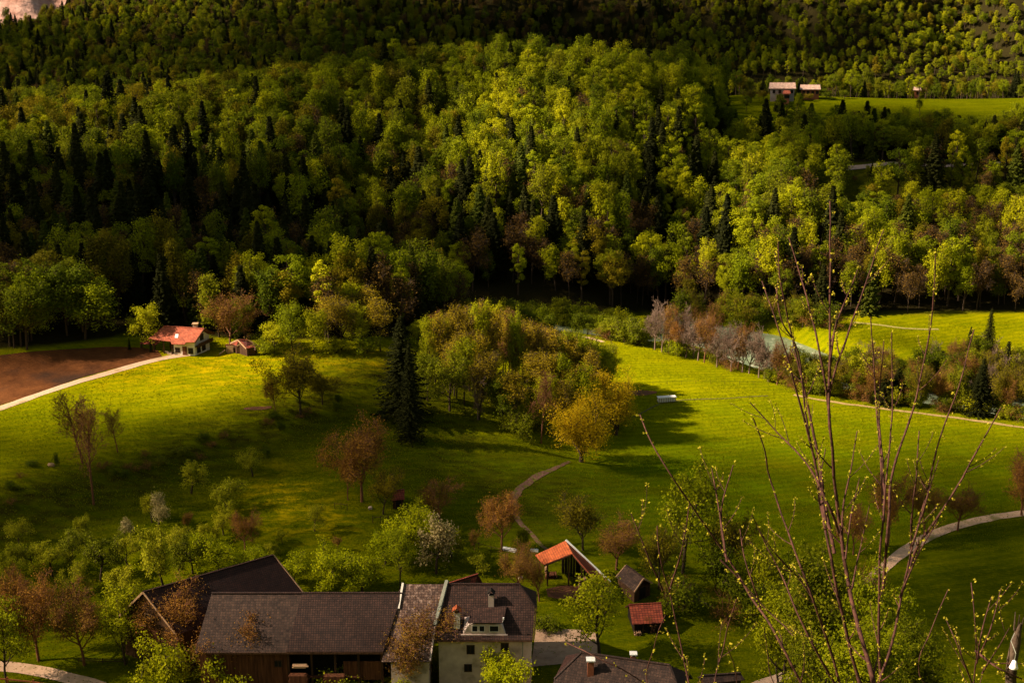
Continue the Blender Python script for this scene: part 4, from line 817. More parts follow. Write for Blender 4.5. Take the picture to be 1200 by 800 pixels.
# red roofed house on the plateau
def red_house():
    zg = 8.0; R0, R1 = Pz(191.5,382,12.9), Pz(239,385,12.9)
    zm = (R0[1]+R1[1])/2
    sl = .62; rd_ = unit((R1-R0)*V3(1,1,0)); n = unit(V3(rd_[1]*sl, -rd_[0]*sl, 1)) if rd_[0] > 0 else None
    R1b = R1.copy(); on = lambda u, v: Ppl(u, v, R0, n)
    R1 = R0+(R1-R0)
    E0, Em0, Em1, Em2, Em3, E1 = on(173.5,397), on(200,400), on(201,403), on(216,403.5), on(218,401), on(228,401)
    root = empty('house', ((R0[0]+R1[0])/2, R0[1], zg), 'white farmhouse with salmon red roof on the plateau beside the ploughed field', 'house')
    mir = lambda p, Rr: V3(*(2*Rr[:2]-p[:2]), p[2])
    r = MB(); r.plate([R0, E0, Em0, Em1, Em2, Em3, E1, R1], .16, ax=R1-R0); r.build('roof', M['tile_red'], root)
    B0, B1 = mir(E0, R0)+V3(0,0,0), mir(E1, R1); r = MB(); r.plate([R1, B1, B0, R0], .16, ax=R1-R0); r.build('roof', M['tile_red'], root)
    c = MB(); c.bar(R0+V3(0,0,.04), R1+V3(0,0,.04), .28, .12); c.build('ridge_cap', M['tile_red'], root)
    c = MB(); c.bar(R1+V3(.08,0,-.05), E1+V3(.08,0,-.05), .12, .3); c.bar(R1+V3(.08,0,-.05), B1+V3(.08,0,-.05), .12, .3); c.build('verge_board', M['wood_red'], root)
    # main block (right part) and open carport (left part)
    yaw = unit((E1-R1)*V3(1,1,0)); ins = .8
    w0 = on(200.5, 400.5); fr = unit((E1-E0)*V3(1,1,0))
    a1 = E1-yaw*ins-rd_*.6; a0 = a1-rd_*np.dot(a1-w0, rd_); b1 = B1+yaw*ins-rd_*.6; b0 = b1-rd_*np.dot(a1-w0, rd_)
    r1 = R1-rd_*.6; r0 = r1-rd_*np.dot(a1-w0, rd_)
    w = MB(); w.body([a0, a1, r1, b1, b0, r0], zg-1, [a0[2]-.1, a1[2]-.1, r1[2]-.22, b1[2]-.1, b0[2]-.1, r0[2]-.22]); w.build('wall', M['plaster_white'], root)
    fn = V3(rd_[1], -rd_[0], 0); gn = rd_*V3(1,1,0)
    for f, ww, zz, hh in ((.18,.8,9.05,.8),(.80,.8,9.05,1.0)): q = a0*(1-f)+a1*f; window(root, V3(q[0],q[1],zz), rd_, fn, ww, hh, M['wood'])
    q = a0*.48+a1*.52; d = MB(); d.box(V3(q[0],q[1],8.9)+fn*.05, rd_, fn, (0,0,1), (.45,.05,.95)); d.build('door', M['wood_red'], root)
    for f, zz in ((.25,9.0),(.6,9.0),(.5,11.2)): q = a1*(1-f)+b1*f; window(root, V3(q[0],q[1],zz), unit(b1-a1), gn, .9, 1.0, M['wood'])
    bal = MB(); q0, q1 = a1+gn*.8, b1+gn*.8; bal.bar(V3(q0[0],q0[1],10.2), V3(q1[0],q1[1],10.2), .08, .7); bal.bar(V3(*(a1+gn*.4)[:2],9.9), V3(*(b1+gn*.4)[:2],9.9), .8, .12); bal.build('balcony', M['wood'], root)
    cp = MB(); cb0 = B0+yaw*ins; cb1 = b0
    e0 = E0-yaw*ins+rd_*.5
    for f in (0, .5, .92):
        for s, (p_, q_) in enumerate(((e0, a0), (cb0+rd_*.5, b0))): z = p_*(1-f)+q_*f; cp.box(V3(z[0], z[1], (z[2]+zg)/2-.15), (1,0,0),(0,1,0),(0,0,1), (.12,.12,(z[2]-zg)/2-.05))
    cp.build('post', M['wood'], root)
    bw = MB(); bw.bar(V3(*(cb0+rd_*.5)[:2], 8.7), V3(*b0[:2], 8.7), .12, 2.2); bw.bar(V3(*(e0*.35+cb0*.65)[:2], 8.7), V3(*(cb0+rd_*.5)[:2], 8.7), .12, 2.2); bw.build('back_wall', M['wood_red'], root)
    pr = MB(); pr.plate([Pz(171,396.5,10.3), Pz(163.5,402.5,9.6), Pz(183,404,9.6), Pz(190,398,10.3)], .12); pr.build('porch_roof', M['tile_redold'], root)
    pp = MB()
    for u in (166, 181): q = Pz(u, 402.5, 9.5); pp.box(V3(q[0], q[1]+.2, 8.6), (1,0,0),(0,1,0),(0,0,1), (.09,.09,.9))
    pp.build('post', M['wood'], root)
    ck = R0*.22+R1*.78; chimney(root, V3(ck[0], ck[1]+.5, ck[2]-.3), .8, .75, M['plaster'], M['wood_light'])
    s = MB(); q = on(207,394); s.plate([q+V3(-.3,-.4,-.16), q+V3(.3,-.4,-.16), q+V3(.3,.4,.34), q+V3(-.3,.4,.34)], .08); sk = s.build('skylight', M['white'], root)
    for u in (212, 218, 227): 
        pass
red_house()
# weathered sheds right of it
g = gable('shed', 'small dark timber shed with broken gable roof right of the red-roofed house', 'shed', Pz(279,398,10.9), Pz(288,402,10.9)+V3(0,2,0), Pz(270,402,9.7), Pz(276,407,9.7)+V3(0,1,0), 8.0, M['tile_redold'], M['wood'], over=.2, verge=M['wood_light'])
def leanto():
    zg = 7.9; a, b, c_, d_ = Pz(264.5,403,9.9), Pz(274,403,9.9), Pz(273,406,9.3), Pz(263.5,406,9.3)
    root = empty('shelter', ((a[0]+b[0])/2, (a[1]+d_[1])/2, zg), 'tiny lean-to with a flat salmon red roof against the timber shed', 'shelter')
    r = MB(); r.plate([a, d_, c_, b], .10, ax=b-a); r.build('roof', M['tile_red'], root)
    w = MB(); w.body([d_+V3(.15,.15,0), c_+V3(-.15,.15,0), b+V3(-.15,-.15,0), a+V3(.15,-.15,0)], zg-.8, [9.1,9.1,9.7,9.7]); w.build('wall', M['wood_light'], root)
    p = MB(); p.bar(hit(257,416)+V3(0,0,.1), Pz(263.5,410,8.9), .5, .08); p.build('ramp', M['wood_light'], root)
leanto()
g = gable('shed', 'low dark hut end beside bright broadleaf trees on the plateau', 'shed', Pz(290,403,10.0), Pz(299,404.5,10.0), Pz(290,407,9.2), Pz(299,408,9.2), 7.9, M['wood'], M['wood'], over=.15)
# small red hut in the hollow
hb = hit(467, 594); g = gable('hut', 'tiny dark red roofed hut among trees above the orchard', 'hut', hb+V3(-.9,.3,2.5), hb+V3(.9,.9,2.5), hb+V3(-1.0,-1.1,1.5), hb+V3(1.0,-.5,1.5), float(hb[2]), M['tile_redold'], M['wood'], over=.2)
d = MB(); d.box(hb+V3(.1,-.72,.7), unit((2,.6,0)), unit((.6,-2,0)), (0,0,1), (.4,.05,.7)); d.build('door', M['dark'], g)
# far farm
def far_house(label, u0, u1, vr, ve, vb, roofm, wallm, y=600, n=4, name='farm_building', cat='building'):
    zg = float(TZ(Py((u0+u1)/2, vb, y)[0], y)); R0, R1 = Py(u0, vr, y+3), Py(u1, vr, y+3); E0, E1 = Py(u0-1, ve, y-1.5), Py(u1+1, ve, y-1.5)
    R1[2] = R0[2]; E1[2] = E0[2]; E1[1] = E0[1]; zb = Py(u0, vb, y-1)[2]
    r = gable(name, label, cat, R0, R1, E0, E1, min(zb, zg+1), roofm, wallm, over=.6); a0, a1, b1, b0 = corners(r)
    for k in range(n):
        f = (k+.6)/n; q = a0*(1-f)+a1*f; window(r, V3(q[0], q[1], E0[2]-1.3), (1,0,0), (0,-1,0), .9, 1.1, M['wood'], bars=0)
    return r
pinkroof = tilemat('tile_faded', (.50,.33,.27), (.60,.42,.34), (.3,.2,.16), .5, .5)
far_house('far farmhouse with pale pinkish roof and white walls on the upper meadow', 902, 932, 97, 104, 109, pinkroof, mat('far_wall', (.26,.22,.20), (.36,.31,.28), scale=1))
far_house('far farm building with low pinkish roof and red brick walls', 938, 961, 99.5, 105, 113, pinkroof, M['brick'], y=604)
far_house('small red-walled annex in front between the two far farm buildings', 918, 926, 107, 110, 116, M['tile_red'], M['brick'], y=592, n=2)
far_house('tiny pinkish house alone at the far edge of the upper meadow', 1071, 1079, 102, 106, 111, pinkroof, M['brick'], y=640, n=1, name='house', cat='house')
far_house('tiny house with reddish roof half hidden on the dark far slope', 306, 316, 109, 113, 119, M['tile_redold'], M['brick'], y=640, n=1, name='house', cat='house')
far_house('tiny pale house between trees at the far left', 34, 43, 130, 133.5, 140, M['tile_grey'], M['white'], y=620, n=2, name='house', cat='house')
far_house('tiny brown-roofed house at the far left, right of the pale one', 58, 78, 125, 129, 134, M['tile_redold'], M['wood_red'], y=630, n=2, name='house', cat='house')

FARB = [(895,118,105,16),(912,119,110,12),(935,118,108,14),(948,119,109,12),(968,117,104,18),(990,116,106,14),(880,121,104,20),(1062,113,103,16),(1090,114,104,16)]
# ------------------------------------------------------------------ small things
b = hit(781, 471); ax_ = unit(V3(1,.18,0)); ay_ = V3(-ax_[1], ax_[0], 0)
wb = empty('long_box', b, 'long low white ribbed box lying in the right field beside a wheel rut', 'box')
s = MB(); s.box(b+V3(0,0,.62), ax_, ay_, (0,0,1), (1.75,.5,.42)); s.build('body', M['white'], wb)
s = MB()
for k in range(8): s.box(b+ax_*(-1.6+k*.457)+V3(0,0,.62)-ay_*.54, ax_, ay_, (0,0,1), (.05,.04,.40))
s.build('rib', M['wood_light'], wb)
s = MB(); s.box(b+V3(0,0,1.09), ax_, ay_, (0,0,1), (1.85,.58,.05)); s.build('lid', M['white'], wb)
s = MB()
for k in (-1,0,1): s.box(b+ax_*k*1.4+V3(0,0,.1), ax_, ay_, (0,0,1), (.1,.45,.12))
s.build('skid', M['wood'], wb)
def rail_fence(name, label, uvs, m, hgt=1.1, rails=2, step=2.2, w=.09, tmin=120, group=None):
    P = spline([hit(u, v, tmin)[:2] for u, v in uvs], .2); L_ = np.concatenate([[0], np.cumsum(np.linalg.norm(np.diff(P, axis=0), axis=1))])
    n = max(2, int(L_[-1]/step)+1); S = [V3(np.interp(d, L_, P[:,0]), np.interp(d, L_, P[:,1]), 0) for d in np.linspace(0, L_[-1], n)]
    for q in S: q[2] = float(TZ(q[0], q[1]))
    root = empty(name, S[0], label, 'fence', group)
    for q in S:
        c = MB(); c.box(q+V3(rs.normal()*.02,0,hgt/2-.1), (1,0,0),(0,1,0),(0,0,1), (w/2,w/2,hgt/2+.15)); c.build('post', m, root)
    for k in range(rails):
        c = MB(); z = hgt*(.88-.42*k)
        for a_, b_ in zip(S[:-1], S[1:]): c.bar(a_+V3(0,-.05,z), b_+V3(0,-.05,z), w*.6, w*.9)
        c.build('rail', m, root)
rail_fence('rail_fence', 'rusty brown rail fence in the bottom left corner', [(-20,808),(25,812),(62,816),(95,826)], mat('rust_rail', (.16,.045,.018), (.24,.08,.03), scale=5), hgt=2.0, rails=1, step=3.4, w=.2)
rail_fence('wooden_fence', 'low grey wooden rail fence between the bare trees by the barn', [(92,776),(120,777),(150,778)], M['bark'], hgt=.7, rails=2)
rail_fence('wire_fence', 'row of thin posts with wire at the orchard top beside the dark trees', [(392,596),(400,597),(407,598)], M['bark'], hgt=1.0, rails=1, step=.9, w=.07)
rail_fence('wooden_fence', 'short row of old fence posts above the lime green orchard trees', [(437,613),(447,613),(455,612)], M['bark'], hgt=1.1, rails=1, step=1.1, w=.1)
rail_fence('wire_fence', 'thin wire fence along the grassy bank behind the farmhouse', [(545,640),(560,643),(580,648),(600,652),(622,656)], M['bark'], hgt=1.0, rails=1, step=1.9, w=.07)
rail_fence('wire_fence', 'thin fence with white strip crossing the upper right field', [(700,452),(760,452),(820,450),(900,452)], M['bark'], hgt=.8, rails=1, step=3, w=.035)
def slab_thing(name, label, cat, u, v, w, d, h, m, yaw=0, tilt=0):
    b = hit(u, v); o = MB(); a = R(yaw); ax = V3(math.cos(a), math.sin(a), 0); ay = V3(-ax[1], ax[0], 0); o.box(V3(0,0,h/2), ax, ay, (0,0,1), (w/2,d/2,h/2))
    for k in range(3): o.box(V3(0,0,h+.02)+ax*(k-1)*w*.3, ax, ay, (0,0,1), (w*.05,d/2+.02,.03))
    q = o.build(name, m, None); q.location = tuple(b); q.rotation_euler = (0, R(tilt), 0); tag(q, label, cat)
slab_thing('tarpaulin', 'white tarpaulin strip lying by the bare tree above the farmhouse', 'tarpaulin', 597, 645, 2.2, .8, .25, M['white'], -22)
slab_thing('trough', 'small white trough by the left eave of the orange-roofed shed', 'trough', 626, 646, 1.2, .4, .35, M['white'], -5)
slab_thing('board', 'pale board leaning on the grass among thin bare shrubs behind the farmhouse', 'board', 602, 671, 1.5, .2, .2, M['wood_light'], -35)
slab_thing('board', 'tiny white board left on the grass right behind the farmhouse ridge', 'board', 610, 678, .6, .3, .3, M['white'], 10)
slab_thing('bucket', 'pale bucket lying below the dark tree group above the orchard', 'bucket', 434, 597, .5, .4, .35, M['plaster'], 20)
# stones of the bank
def lump(name, label, cat, u, v, r, m, seed):
    b = hit(u, v); g = np.random.RandomState(seed); n = 10; V = []; Fc = []
    for i in range(n+1):
        for j in range(12):
            th = math.pi*i/n; ph = 2*math.pi*j/12; k = r*(.8+.35*g.rand()); V.append((k*math.sin(th)*math.cos(ph)*1.4, k*math.sin(th)*math.sin(ph), k*math.cos(th)*.8+.2*r))
    for i in range(n):
        for j in range(12): Fc.append((i*12+j, (i+1)*12+j, (i+1)*12+(j+1)%12, i*12+(j+1)%12))
    o = mesh_obj(name, V, Fc, m, smooth_=True); o.location = tuple(b); tag(o, label, cat)
lump('stump', 'small brown stump with a pale side by the dark shrub on the plateau edge', 'stump', 60, 546, .45, M['wood_light'], 3)

def put(rows, group=None):
    for k, r in enumerate(rows):
        key, i, u, vb, vt, w, name, label = r[:8]; plant_px(key, i, u, vb, vt, w, name, label, cat=r[8] if len(r) > 8 else 'tree', group=group)
# orchard
put([
 ('orchard',0,224,578,541,46,'orchard_tree','wide low orchard tree highest on the left under the bank'),
 ('orchard',1,296,558,529,38,'orchard_tree','rounded little orchard tree with long shadow, farthest of the orchard'),
 ('orchard',2,267,597,560,50,'orchard_tree','flat-topped olive orchard tree just below the two highest ones'),
 ('orchard',3,262,627,592,36,'orchard_tree','leaning orchard tree with bare slanted trunk, left of the brownish one'),
 ('rust',0,287,645,600,46,'orchard_tree','brownish orchard tree with forked trunk mid orchard'),
 ('orchard',1,369,623,592,30,'orchard_tree','sparse V-trunked orchard tree standing alone at right of the orchard'),
 ('orchard',2,331,637,620,15,'young_tree','tiny young tree between the brownish and the V-trunked tree'),
 ('bare',0,396,646,628,12,'young_tree','thin bare sapling above the lime green pair'),
 ('orchdark',0,118,681,626,56,'orchard_tree','dark crooked orchard tree casting a shadow on the left slope'),
 ('blossom',0,146,627,607,24,'blossom_tree','small pinkish blossoming tree at left of the orchard'),
 ('blossom',1,186,618,580,32,'blossom_tree','orchard tree with pale yellow blossom highest in the left group'),
 ('orchard',0,192,691,618,60,'orchard_tree','big leafy tree right above the left end of the dark barn roof'),
 ('orchdark',1,226,672,623,46,'orchard_tree','dark leaved tree right of the big leafy one above the barn'),
 ('lime',0,256,676,630,54,'orchard_tree','bright lime tree above the middle of the dark barn roof'),
 ('lime',1,303,670,640,36,'orchard_tree','bushy lime tree rising behind the peak of the dark barn'),
 ('bare',1,221,620,598,16,'young_tree','thin dark young tree right of the pale blossoming one on the left'),
 ('lime',2,385,696,640,60,'orchard_tree','bright lime green tree left of the pair behind the barn ridge'),
 ('lime',0,425,697,646,56,'orchard_tree','bright lime green tree right of the pair behind the barn ridge'),
 ('leafy',0,469,691,622,34,'orchard_tree','slim columnar lime tree behind the patchy roof'),
 ('lime',1,478,650,594,62,'orchard_tree','broad lime green tree behind the slim columnar one'),
 ('blossom',0,511,673,608,54,'blossom_tree','white blossoming tree with thick trunk above the farmhouse'),
 ('orchard',3,559,673,646,38,'orchard_tree','small round leaning tree right above the farmhouse ridge'),
 ('bare',2,556,645,618,14,'young_tree','thin bare pole tree right of the white blossoming tree'),
 ('orchard',3,4,702,640,44,'orchard_tree','orchard tree cut by the left edge of the picture'),
 ('orchard',1,36,668,636,44,'orchard_tree','grey-green orchard tree second from the left edge'),
 ('orchdark',1,84,660,617,42,'orchard_tree','dark small tree between the pink blossom and the left orchard row'),
 ('orchard',2,62,676,634,46,'orchard_tree','grey-green orchard tree third from the left edge'),
 ('orchard',0,100,640,608,30,'orchard_tree','pale spiky small tree left of the pink blossom'),
])
put([
 ('orchard',1,150,662,632,40,'orchard_tree','pale green orchard tree between the dark crooked tree and the tall blossoming one'),
 ('orchard',2,206,652,616,44,'orchard_tree','airy pale tree just behind the big leafy tree above the barn'),
 ('orchard',3,240,640,612,30,'orchard_tree','small airy tree left of the brownish forked tree'),
 ('lime',1,345,684,648,44,'orchard_tree','low lime tree between the dark barn peak and the lime pair'),
 ('orchard',0,12,668,638,38,'orchard_tree','pale airy tree just above the left edge orchard tree'),
 ('orchard',2,88,694,660,40,'orchard_tree','airy tree left of the foot of the dark crooked tree'),
 ('orchard',1,140,706,668,50,'orchard_tree','wide olive tree above the gable of the dark barn'),
 ('lime',0,452,662,616,44,'orchard_tree','lime tree between the lime pair and the broad lime one'),
 ('lime',2,495,628,590,44,'orchard_tree','yellow-green tree farthest back in the group above the farmhouse'),
 ('orchard',3,530,655,622,34,'orchard_tree','small green tree right of the white blossoming tree'),
 ('orchard',0,178,612,582,34,'orchard_tree','pale spiky tree highest behind the blossoming trees'),
 ('orchard',3,318,655,634,24,'young_tree','low young tree above the peak of the dark barn'),
 ('orchard',1,24,640,612,36,'orchard_tree','pale small tree at the upper left of the orchard'),
])
# farm surroundings
put([
 ('rust',1,46,775,668,90,'bare_tree','large rusty bare tree above the bottom left path'),
 ('bare',0,99,779,690,84,'bare_tree','spreading bare brown tree right of the rusty one by the low fence'),
 ('leafy',1,147,779,694,62,'broadleaf_tree','yellow-green tree in front of the dark barn gable'),
 ('leafy',2,8,800,706,60,'broadleaf_tree','bright green tree in the bottom left corner'),
 ('rust',2,214,772,680,88,'bare_tree','reddish bare tree in front of the dark barn roof slope'),
 ('rust',0,286,802,716,96,'bare_tree','rusty bare tree in front of the left half of the long barn'),
 ('rust',1,14,735,668,56,'bare_tree','rusty bare tree at the left edge behind the green corner tree'),
 ('bush',0,196,806,741,74,'bush','large round green bush below the dark barn','bush'),
 ('bush',1,272,812,748,74,'bush','large round green bush below the left end of the long barn','bush'),
 ('bare',1,486,802,706,104,'bare_tree','bare brown tree in front of the patchy roof'),
 ('lime',2,592,818,758,74,'broadleaf_tree','light green tree in front of the farmhouse wall'),
 ('bush',2,404,812,776,60,'bush','light green bush at the foot of the barn bay','bush'),
 ('bush',0,470,816,786,60,'bush','low green bush below the patchy roof','bush'),
 ('leafy',0,704,770,672,74,'broadleaf_tree','bright green tree between the orange and the grey-roofed sheds'),
 ('darkbush',0,614,644,620,24,'bush','dark green bush at the foot of the earth track','bush'),
 ('olive',0,683,645,580,66,'broadleaf_tree','olive-gold tree right behind the orange-roofed shed'),
 ('bare',2,722,668,606,66,'bare_tree','bare brown tree behind the grey-roofed shed'),
 ('rust',0,588,646,577,64,'bare_tree','reddish bare tree standing on the earth track bend'),
 ('bare',0,608,700,640,54,'bare_tree','thin bare tree right behind the farmhouse ridge'),
 ('bare',1,632,705,652,40,'bare_tree','thin bare shrub tree between farmhouse and orange-roofed shed'),
 ('leafy',1,800,672,552,84,'broadleaf_tree','tall airy light green tree in the right field edge'),
 ('olive',1,772,690,618,54,'broadleaf_tree','olive tree left of the tall airy green one'),
 ('olive',2,850,680,600,66,'broadleaf_tree','olive airy tree right of the tall green one'),
 ('darkbush',0,838,690,640,56,'bush','soft olive green bush below the airy trees','bush'),
 ('darkbush',1,800,716,672,60,'bush','dark green bush in the hollow right of the grey-roofed shed','bush'),
 ('barebush',0,796,712,676,44,'bush','brown leafless bush next to the dark hollow bush','bush'),
 ('darkbush',1,872,720,676,60,'bush','dark green bush behind the foreground shoots','bush'),
 ('barebush',1,850,728,698,60,'bush','reddish scrubby bush at the edge of the lower grass plot','bush'),
 ('bush',1,896,700,640,70,'bush','green bush left of the pale track end','bush'),
 ('darkbush',0,930,716,655,70,'bush','dark green bush at the pale track end','bush'),
 ('barebush',1,762,738,716,30,'bush','low brown bush by the red tiled shed','bush'),
 ('darkbush',1,640,738,722,40,'hedge','low dark hedge piece behind the gravel yard','hedge'),
 ('rust',1,1040,640,556,62,'bare_tree','reddish bare tree left of the pale right-hand track'),
 ('bare',0,1083,628,560,50,'bare_tree','bare brown tree on the near side of the pale track'),
 ('bare',2,1122,622,566,56,'bare_tree','bare brown tree standing in the middle of the pale track row'),
 ('rust',2,1197,604,528,56,'bare_tree','bare brown tree at the right edge beside the pale track'),
 ('rust',2,1000,650,590,50,'bare_tree','bare reddish tree behind the leafy foreground shrub'),
])
# middle ground
put([
 ('tall',0,97,543,460,56,'bare_tree','left tall bare tree of the group on the plateau edge'),
 ('tall',1,110,592,466,50,'bare_tree','middle tall bare tree rooted below the bank, tallest of three'),
 ('tall',2,138,530,474,30,'bare_tree','right and slimmest tall bare tree of the group on the plateau edge'),
 ('olive',0,352,488,402,72,'broadleaf_tree','spreading dark tree on the plateau edge in mid picture'),
 ('bare',1,323,483,438,26,'bare_tree','slim bare tree left of the spreading tree on the plateau edge'),
 ('olive',1,378,474,434,44,'broadleaf_tree','round small tree right of the spreading tree on the plateau edge'),
 ('spruce',0,472,490,374,70,'spruce','tall broad dark spruce at the plateau end'),
 ('spruce',1,481,519,405,36,'spruce','slim dark spruce in front of the broad one'),
 ('rust',2,424,588,488,86,'bare_tree','big rust-red bare tree above the orchard'),
 ('olive',2,449,603,542,48,'broadleaf_tree','small olive tree right of the big rust-red tree'),
 ('rust',1,408,586,520,40,'bare_tree','small rust-red tree leaning left of the big rust-red tree'),
 ('bare',2,515,608,560,52,'bare_tree','bare brown forked tree on the slope right of the red hut'),
 ('gold',0,681,541,446,76,'broadleaf_tree','large golden-yellow tree at the end of the earth track'),
 ('gold',1,722,510,430,62,'broadleaf_tree','golden-yellow tree behind and right of the large golden one'),
 ('leafy',0,724,505,470,34,'broadleaf_tree','yellow-green tree at the right foot of the golden trees'),
 ('leafy',2,724,498,452,36,'broadleaf_tree','light green tree on the right behind the golden trees'),
 ('midleaf',0,527,482,412,54,'broadleaf_tree','dark green round tree in front of the copse'),
 ('midleaf',1,501,470,414,36,'broadleaf_tree','green tree right beside the spruces'),
 ('midleaf',0,589,500,438,42,'broadleaf_tree','bushy green tree low in front of the copse'),
 ('pinkbare',0,560,492,436,30,'bare_tree','bare pinkish tree between the two green trees of the copse edge'),
 ('tall',1,634,520,436,34,'bare_tree','thin bare tree at the lower tip of the copse'),
 ('darkbush',1,612,514,484,36,'bush','dark olive bush under the lower tip of the copse','bush'),
 ('darkbush',0,66,546,531,9,'shrub','tiny dark upright shrub on the plateau edge at far left','shrub'),
 ('darkbush',1,312,534,522,14,'shrub','tiny round dark shrub on the bank above the orchard','shrub'),
 ('leafy',1,165,408,358,44,'broadleaf_tree','light green tree left behind the red-roofed house'),
 ('bare',0,270,410,342,60,'bare_tree','big orange-brown bare tree right behind the red-roofed house'),
 ('midleaf',1,288,405,350,36,'broadleaf_tree','mid green tree right behind the big orange-brown bare tree'),
 ('darkbush',1,240,404,390,26,'bush','dark shrub at the gable of the red-roofed house','bush'),
 ('leafy',2,343,414,354,44,'broadleaf_tree','brightest green tree on the plateau rim'),
 ('leafy',0,322,415,378,36,'broadleaf_tree','low bright green tree left of the brightest one'),
 ('leafy',1,367,414,362,40,'broadleaf_tree','bright green tree right of the brightest one'),
 ('bush',1,310,416,396,30,'bush','round dark green bush beside the weathered sheds','bush'),
 ('alder',0,400,410,350,44,'broadleaf_tree','yellow-brown tree on the plateau rim, left of three'),
 ('leafy',1,424,410,358,40,'broadleaf_tree','green tree on the plateau rim between two yellow-brown ones'),
 ('alder',1,446,412,352,44,'broadleaf_tree','yellow-brown tree close left of the spruces'),
 ('bush',2,394,414,392,34,'bush','low green bush on the plateau rim beneath the yellow-brown tree','bush'),
 ('bush',0,430,414,390,40,'bush','low green bush on the plateau rim left of the spruces','bush'),
 ('alder',2,386,402,344,44,'broadleaf_tree','yellow-brown treetop in the second row behind the brightest green tree'),
 ('alder',0,424,396,340,50,'broadleaf_tree','yellow-brown treetop in the second row behind the rim bushes'),
 ('spruce',0,408,398,352,14,'spruce','little spruce top among the yellow-brown trees'),
 ('leafy',2,490,405,376,28,'broadleaf_tree','light green tree right behind the broad spruce top'),
 ('spruce',1,1155,438,364,28,'spruce','dark spruce rising over the belt beside the far meadow'),
 ('spruce',0,1133,440,385,22,'spruce','second dark spruce left of the tallest belt spruce'),
 ('spruce',1,1116,478,436,24,'spruce','low dark spruce at the near side of the belt'),
 ('spruce',0,1176,470,404,26,'spruce','dark spruce near the right edge above the field track'),
 ('rust',0,1198,610,560,20,'bare_tree','thin reddish bare tree at the very right edge'),
])
for k, (u, vb, vt, lab) in enumerate([(152,410,396,'slim clipped dark cypress at the ploughed field corner'),(177,413,397,'slim clipped dark cypress by the carport post'),(207,415,404,'stubby cone-shaped dark cypress before the white wall')]):
    plant_px('spruce', k % 2, u, vb, vt, 5 if k < 2 else 8, 'cypress', lab, 'cypress')
for k, (u, vb, vt, w) in enumerate(FARB): plant_px('midleaf' if k % 3 else 'olive', k % 2, u, vb, vt, w, 'meadow_tree', ('green' if k % 3 else 'olive')+' round tree by the far farm on the upper meadow', 'tree', ('green' if k % 3 else 'olive')+' trees by the far farm')
# copse: alders standing on the rise
rc = np.random.RandomState(5)
row = []
for k in range(62):
    f = rc.rand(); u = 505+205*f; top = np.interp(u, [500,560,620,670,710],[366,352,366,388,400])+rc.rand()*12; vb = np.interp(u, [500,560,620,680,720],[452,462,474,478,470])-rc.rand()*34*(1 if k > 14 else .2)
    row.append((u, vb, top))
for k, (u, vb, vt) in enumerate(row):
    key = ('alder','alder','leafy','alder','tall')[k % 5] if u < 660 else ('alder','leafy')[k % 2]
    plant_px(key, k % 3, u, vb, vt, 24+rc.rand()*10, 'copse_tree',
        {'alder':'tall slender yellow-brown tree in the dense copse right of the spruces','leafy':'green leafy tree standing inside the dense copse','tall':'thin bare tree standing inside the dense copse'}[key], 'tree', {'alder':'yellow-brown trees of the copse','leafy':'green trees inside the copse','tall':'bare trees inside the copse'}[key])
rk = np.random.RandomState(8)
for k in range(34):
    u = rk.rand()*400; v = np.interp(u, [0,65,133,187,233,300,390], [592,574,562,540,528,506,476])+rk.normal()*11
    plant_px(('darkbush','barebush')[k % 2], k % 2, u, v, v-5-rk.rand()*7, 8+rk.rand()*13, 'bank_shrub', ('low dark green shrub','low brown shrub')[k % 2]+' on the shaded grassy bank under the plateau', 'shrub', ('low dark green shrubs','low brown shrubs')[k % 2]+' on the bank')
for k in range(30):
    f = rc.rand(); u = 520+180*f; vb = np.interp(u, [510,560,620,700],[470,492,512,520])-rc.rand()*30; key = ('leafy','alder','bush','alder')[k % 4]; h = 30+rc.rand()*26 if key == 'bush' else 58+rc.rand()*26
    plant_px(key, k % 3, u, vb, vb-h*(.6 if key == 'bush' else 1), 30+rc.rand()*14, 'copse_tree' if key != 'bush' else 'copse_bush', {'leafy':'shorter green tree on the near side of the copse','alder':'shorter yellow-brown tree on the near side of the copse','bush':'green bush under the trees of the copse'}[key], 'bush' if key == 'bush' else 'tree', {'leafy':'shorter green trees','alder':'shorter yellow-brown trees','bush':'green bushes'}[key]+' at the near side of the copse')
for k in range(34):
    u = 800+185*rc.rand(); p_ = hit(u, 374+12*rc.rand()); key = ('midleaf','darkbush','olive','barebush')[k % 4]; v_ = proj(*p_)[1]
    plant_px(key, k % 2, u, v_, v_-18-rc.rand()*22, 24+rc.rand()*14, 'far_bank_tree', {'midleaf':'green tree','darkbush':'dark bush','olive':'olive tree','barebush':'brown bush'}[key]+' on the far river bank left of the far meadow', 'tree' if key in ('midleaf','olive') else 'bush', {'midleaf':'green trees','darkbush':'dark bushes','olive':'olive trees','barebush':'brown bushes'}[key]+' on the far river bank')
# river bank trees
for k in range(20):
    u = 765+150*(k+rc.rand()*.6)/20; vb = np.interp(u, [760,850,950],[408,434,464])-rc.rand()*5
    key = 'pinkbare' if rc.rand() < .7 else ('bare' if k % 3 else 'rust'); plant_px(key, k % 2, u, vb, vb-44-rc.rand()*18, 24+rc.rand()*12, 'riverside_tree', 'bare pinkish-brown tree on the near river bank', 'tree', 'bare trees on the river bank')
for k in range(22):
    u = 640+330*rc.rand(); vb = np.interp(u, [640,690,760,850,950,980],[390,394,409,434,464,468])-1-rc.rand()*6
    plant_px(('darkbush','bush','barebush')[k % 3], k % 2, u, vb, vb-12-rc.rand()*14, 22+rc.rand()*16, 'riverside_bush', ('dark green','light green','brown leafless')[k % 3]+' bush along the near river bank', 'bush', ('dark green','light green','brown')[k % 3]+' bushes on the river bank')
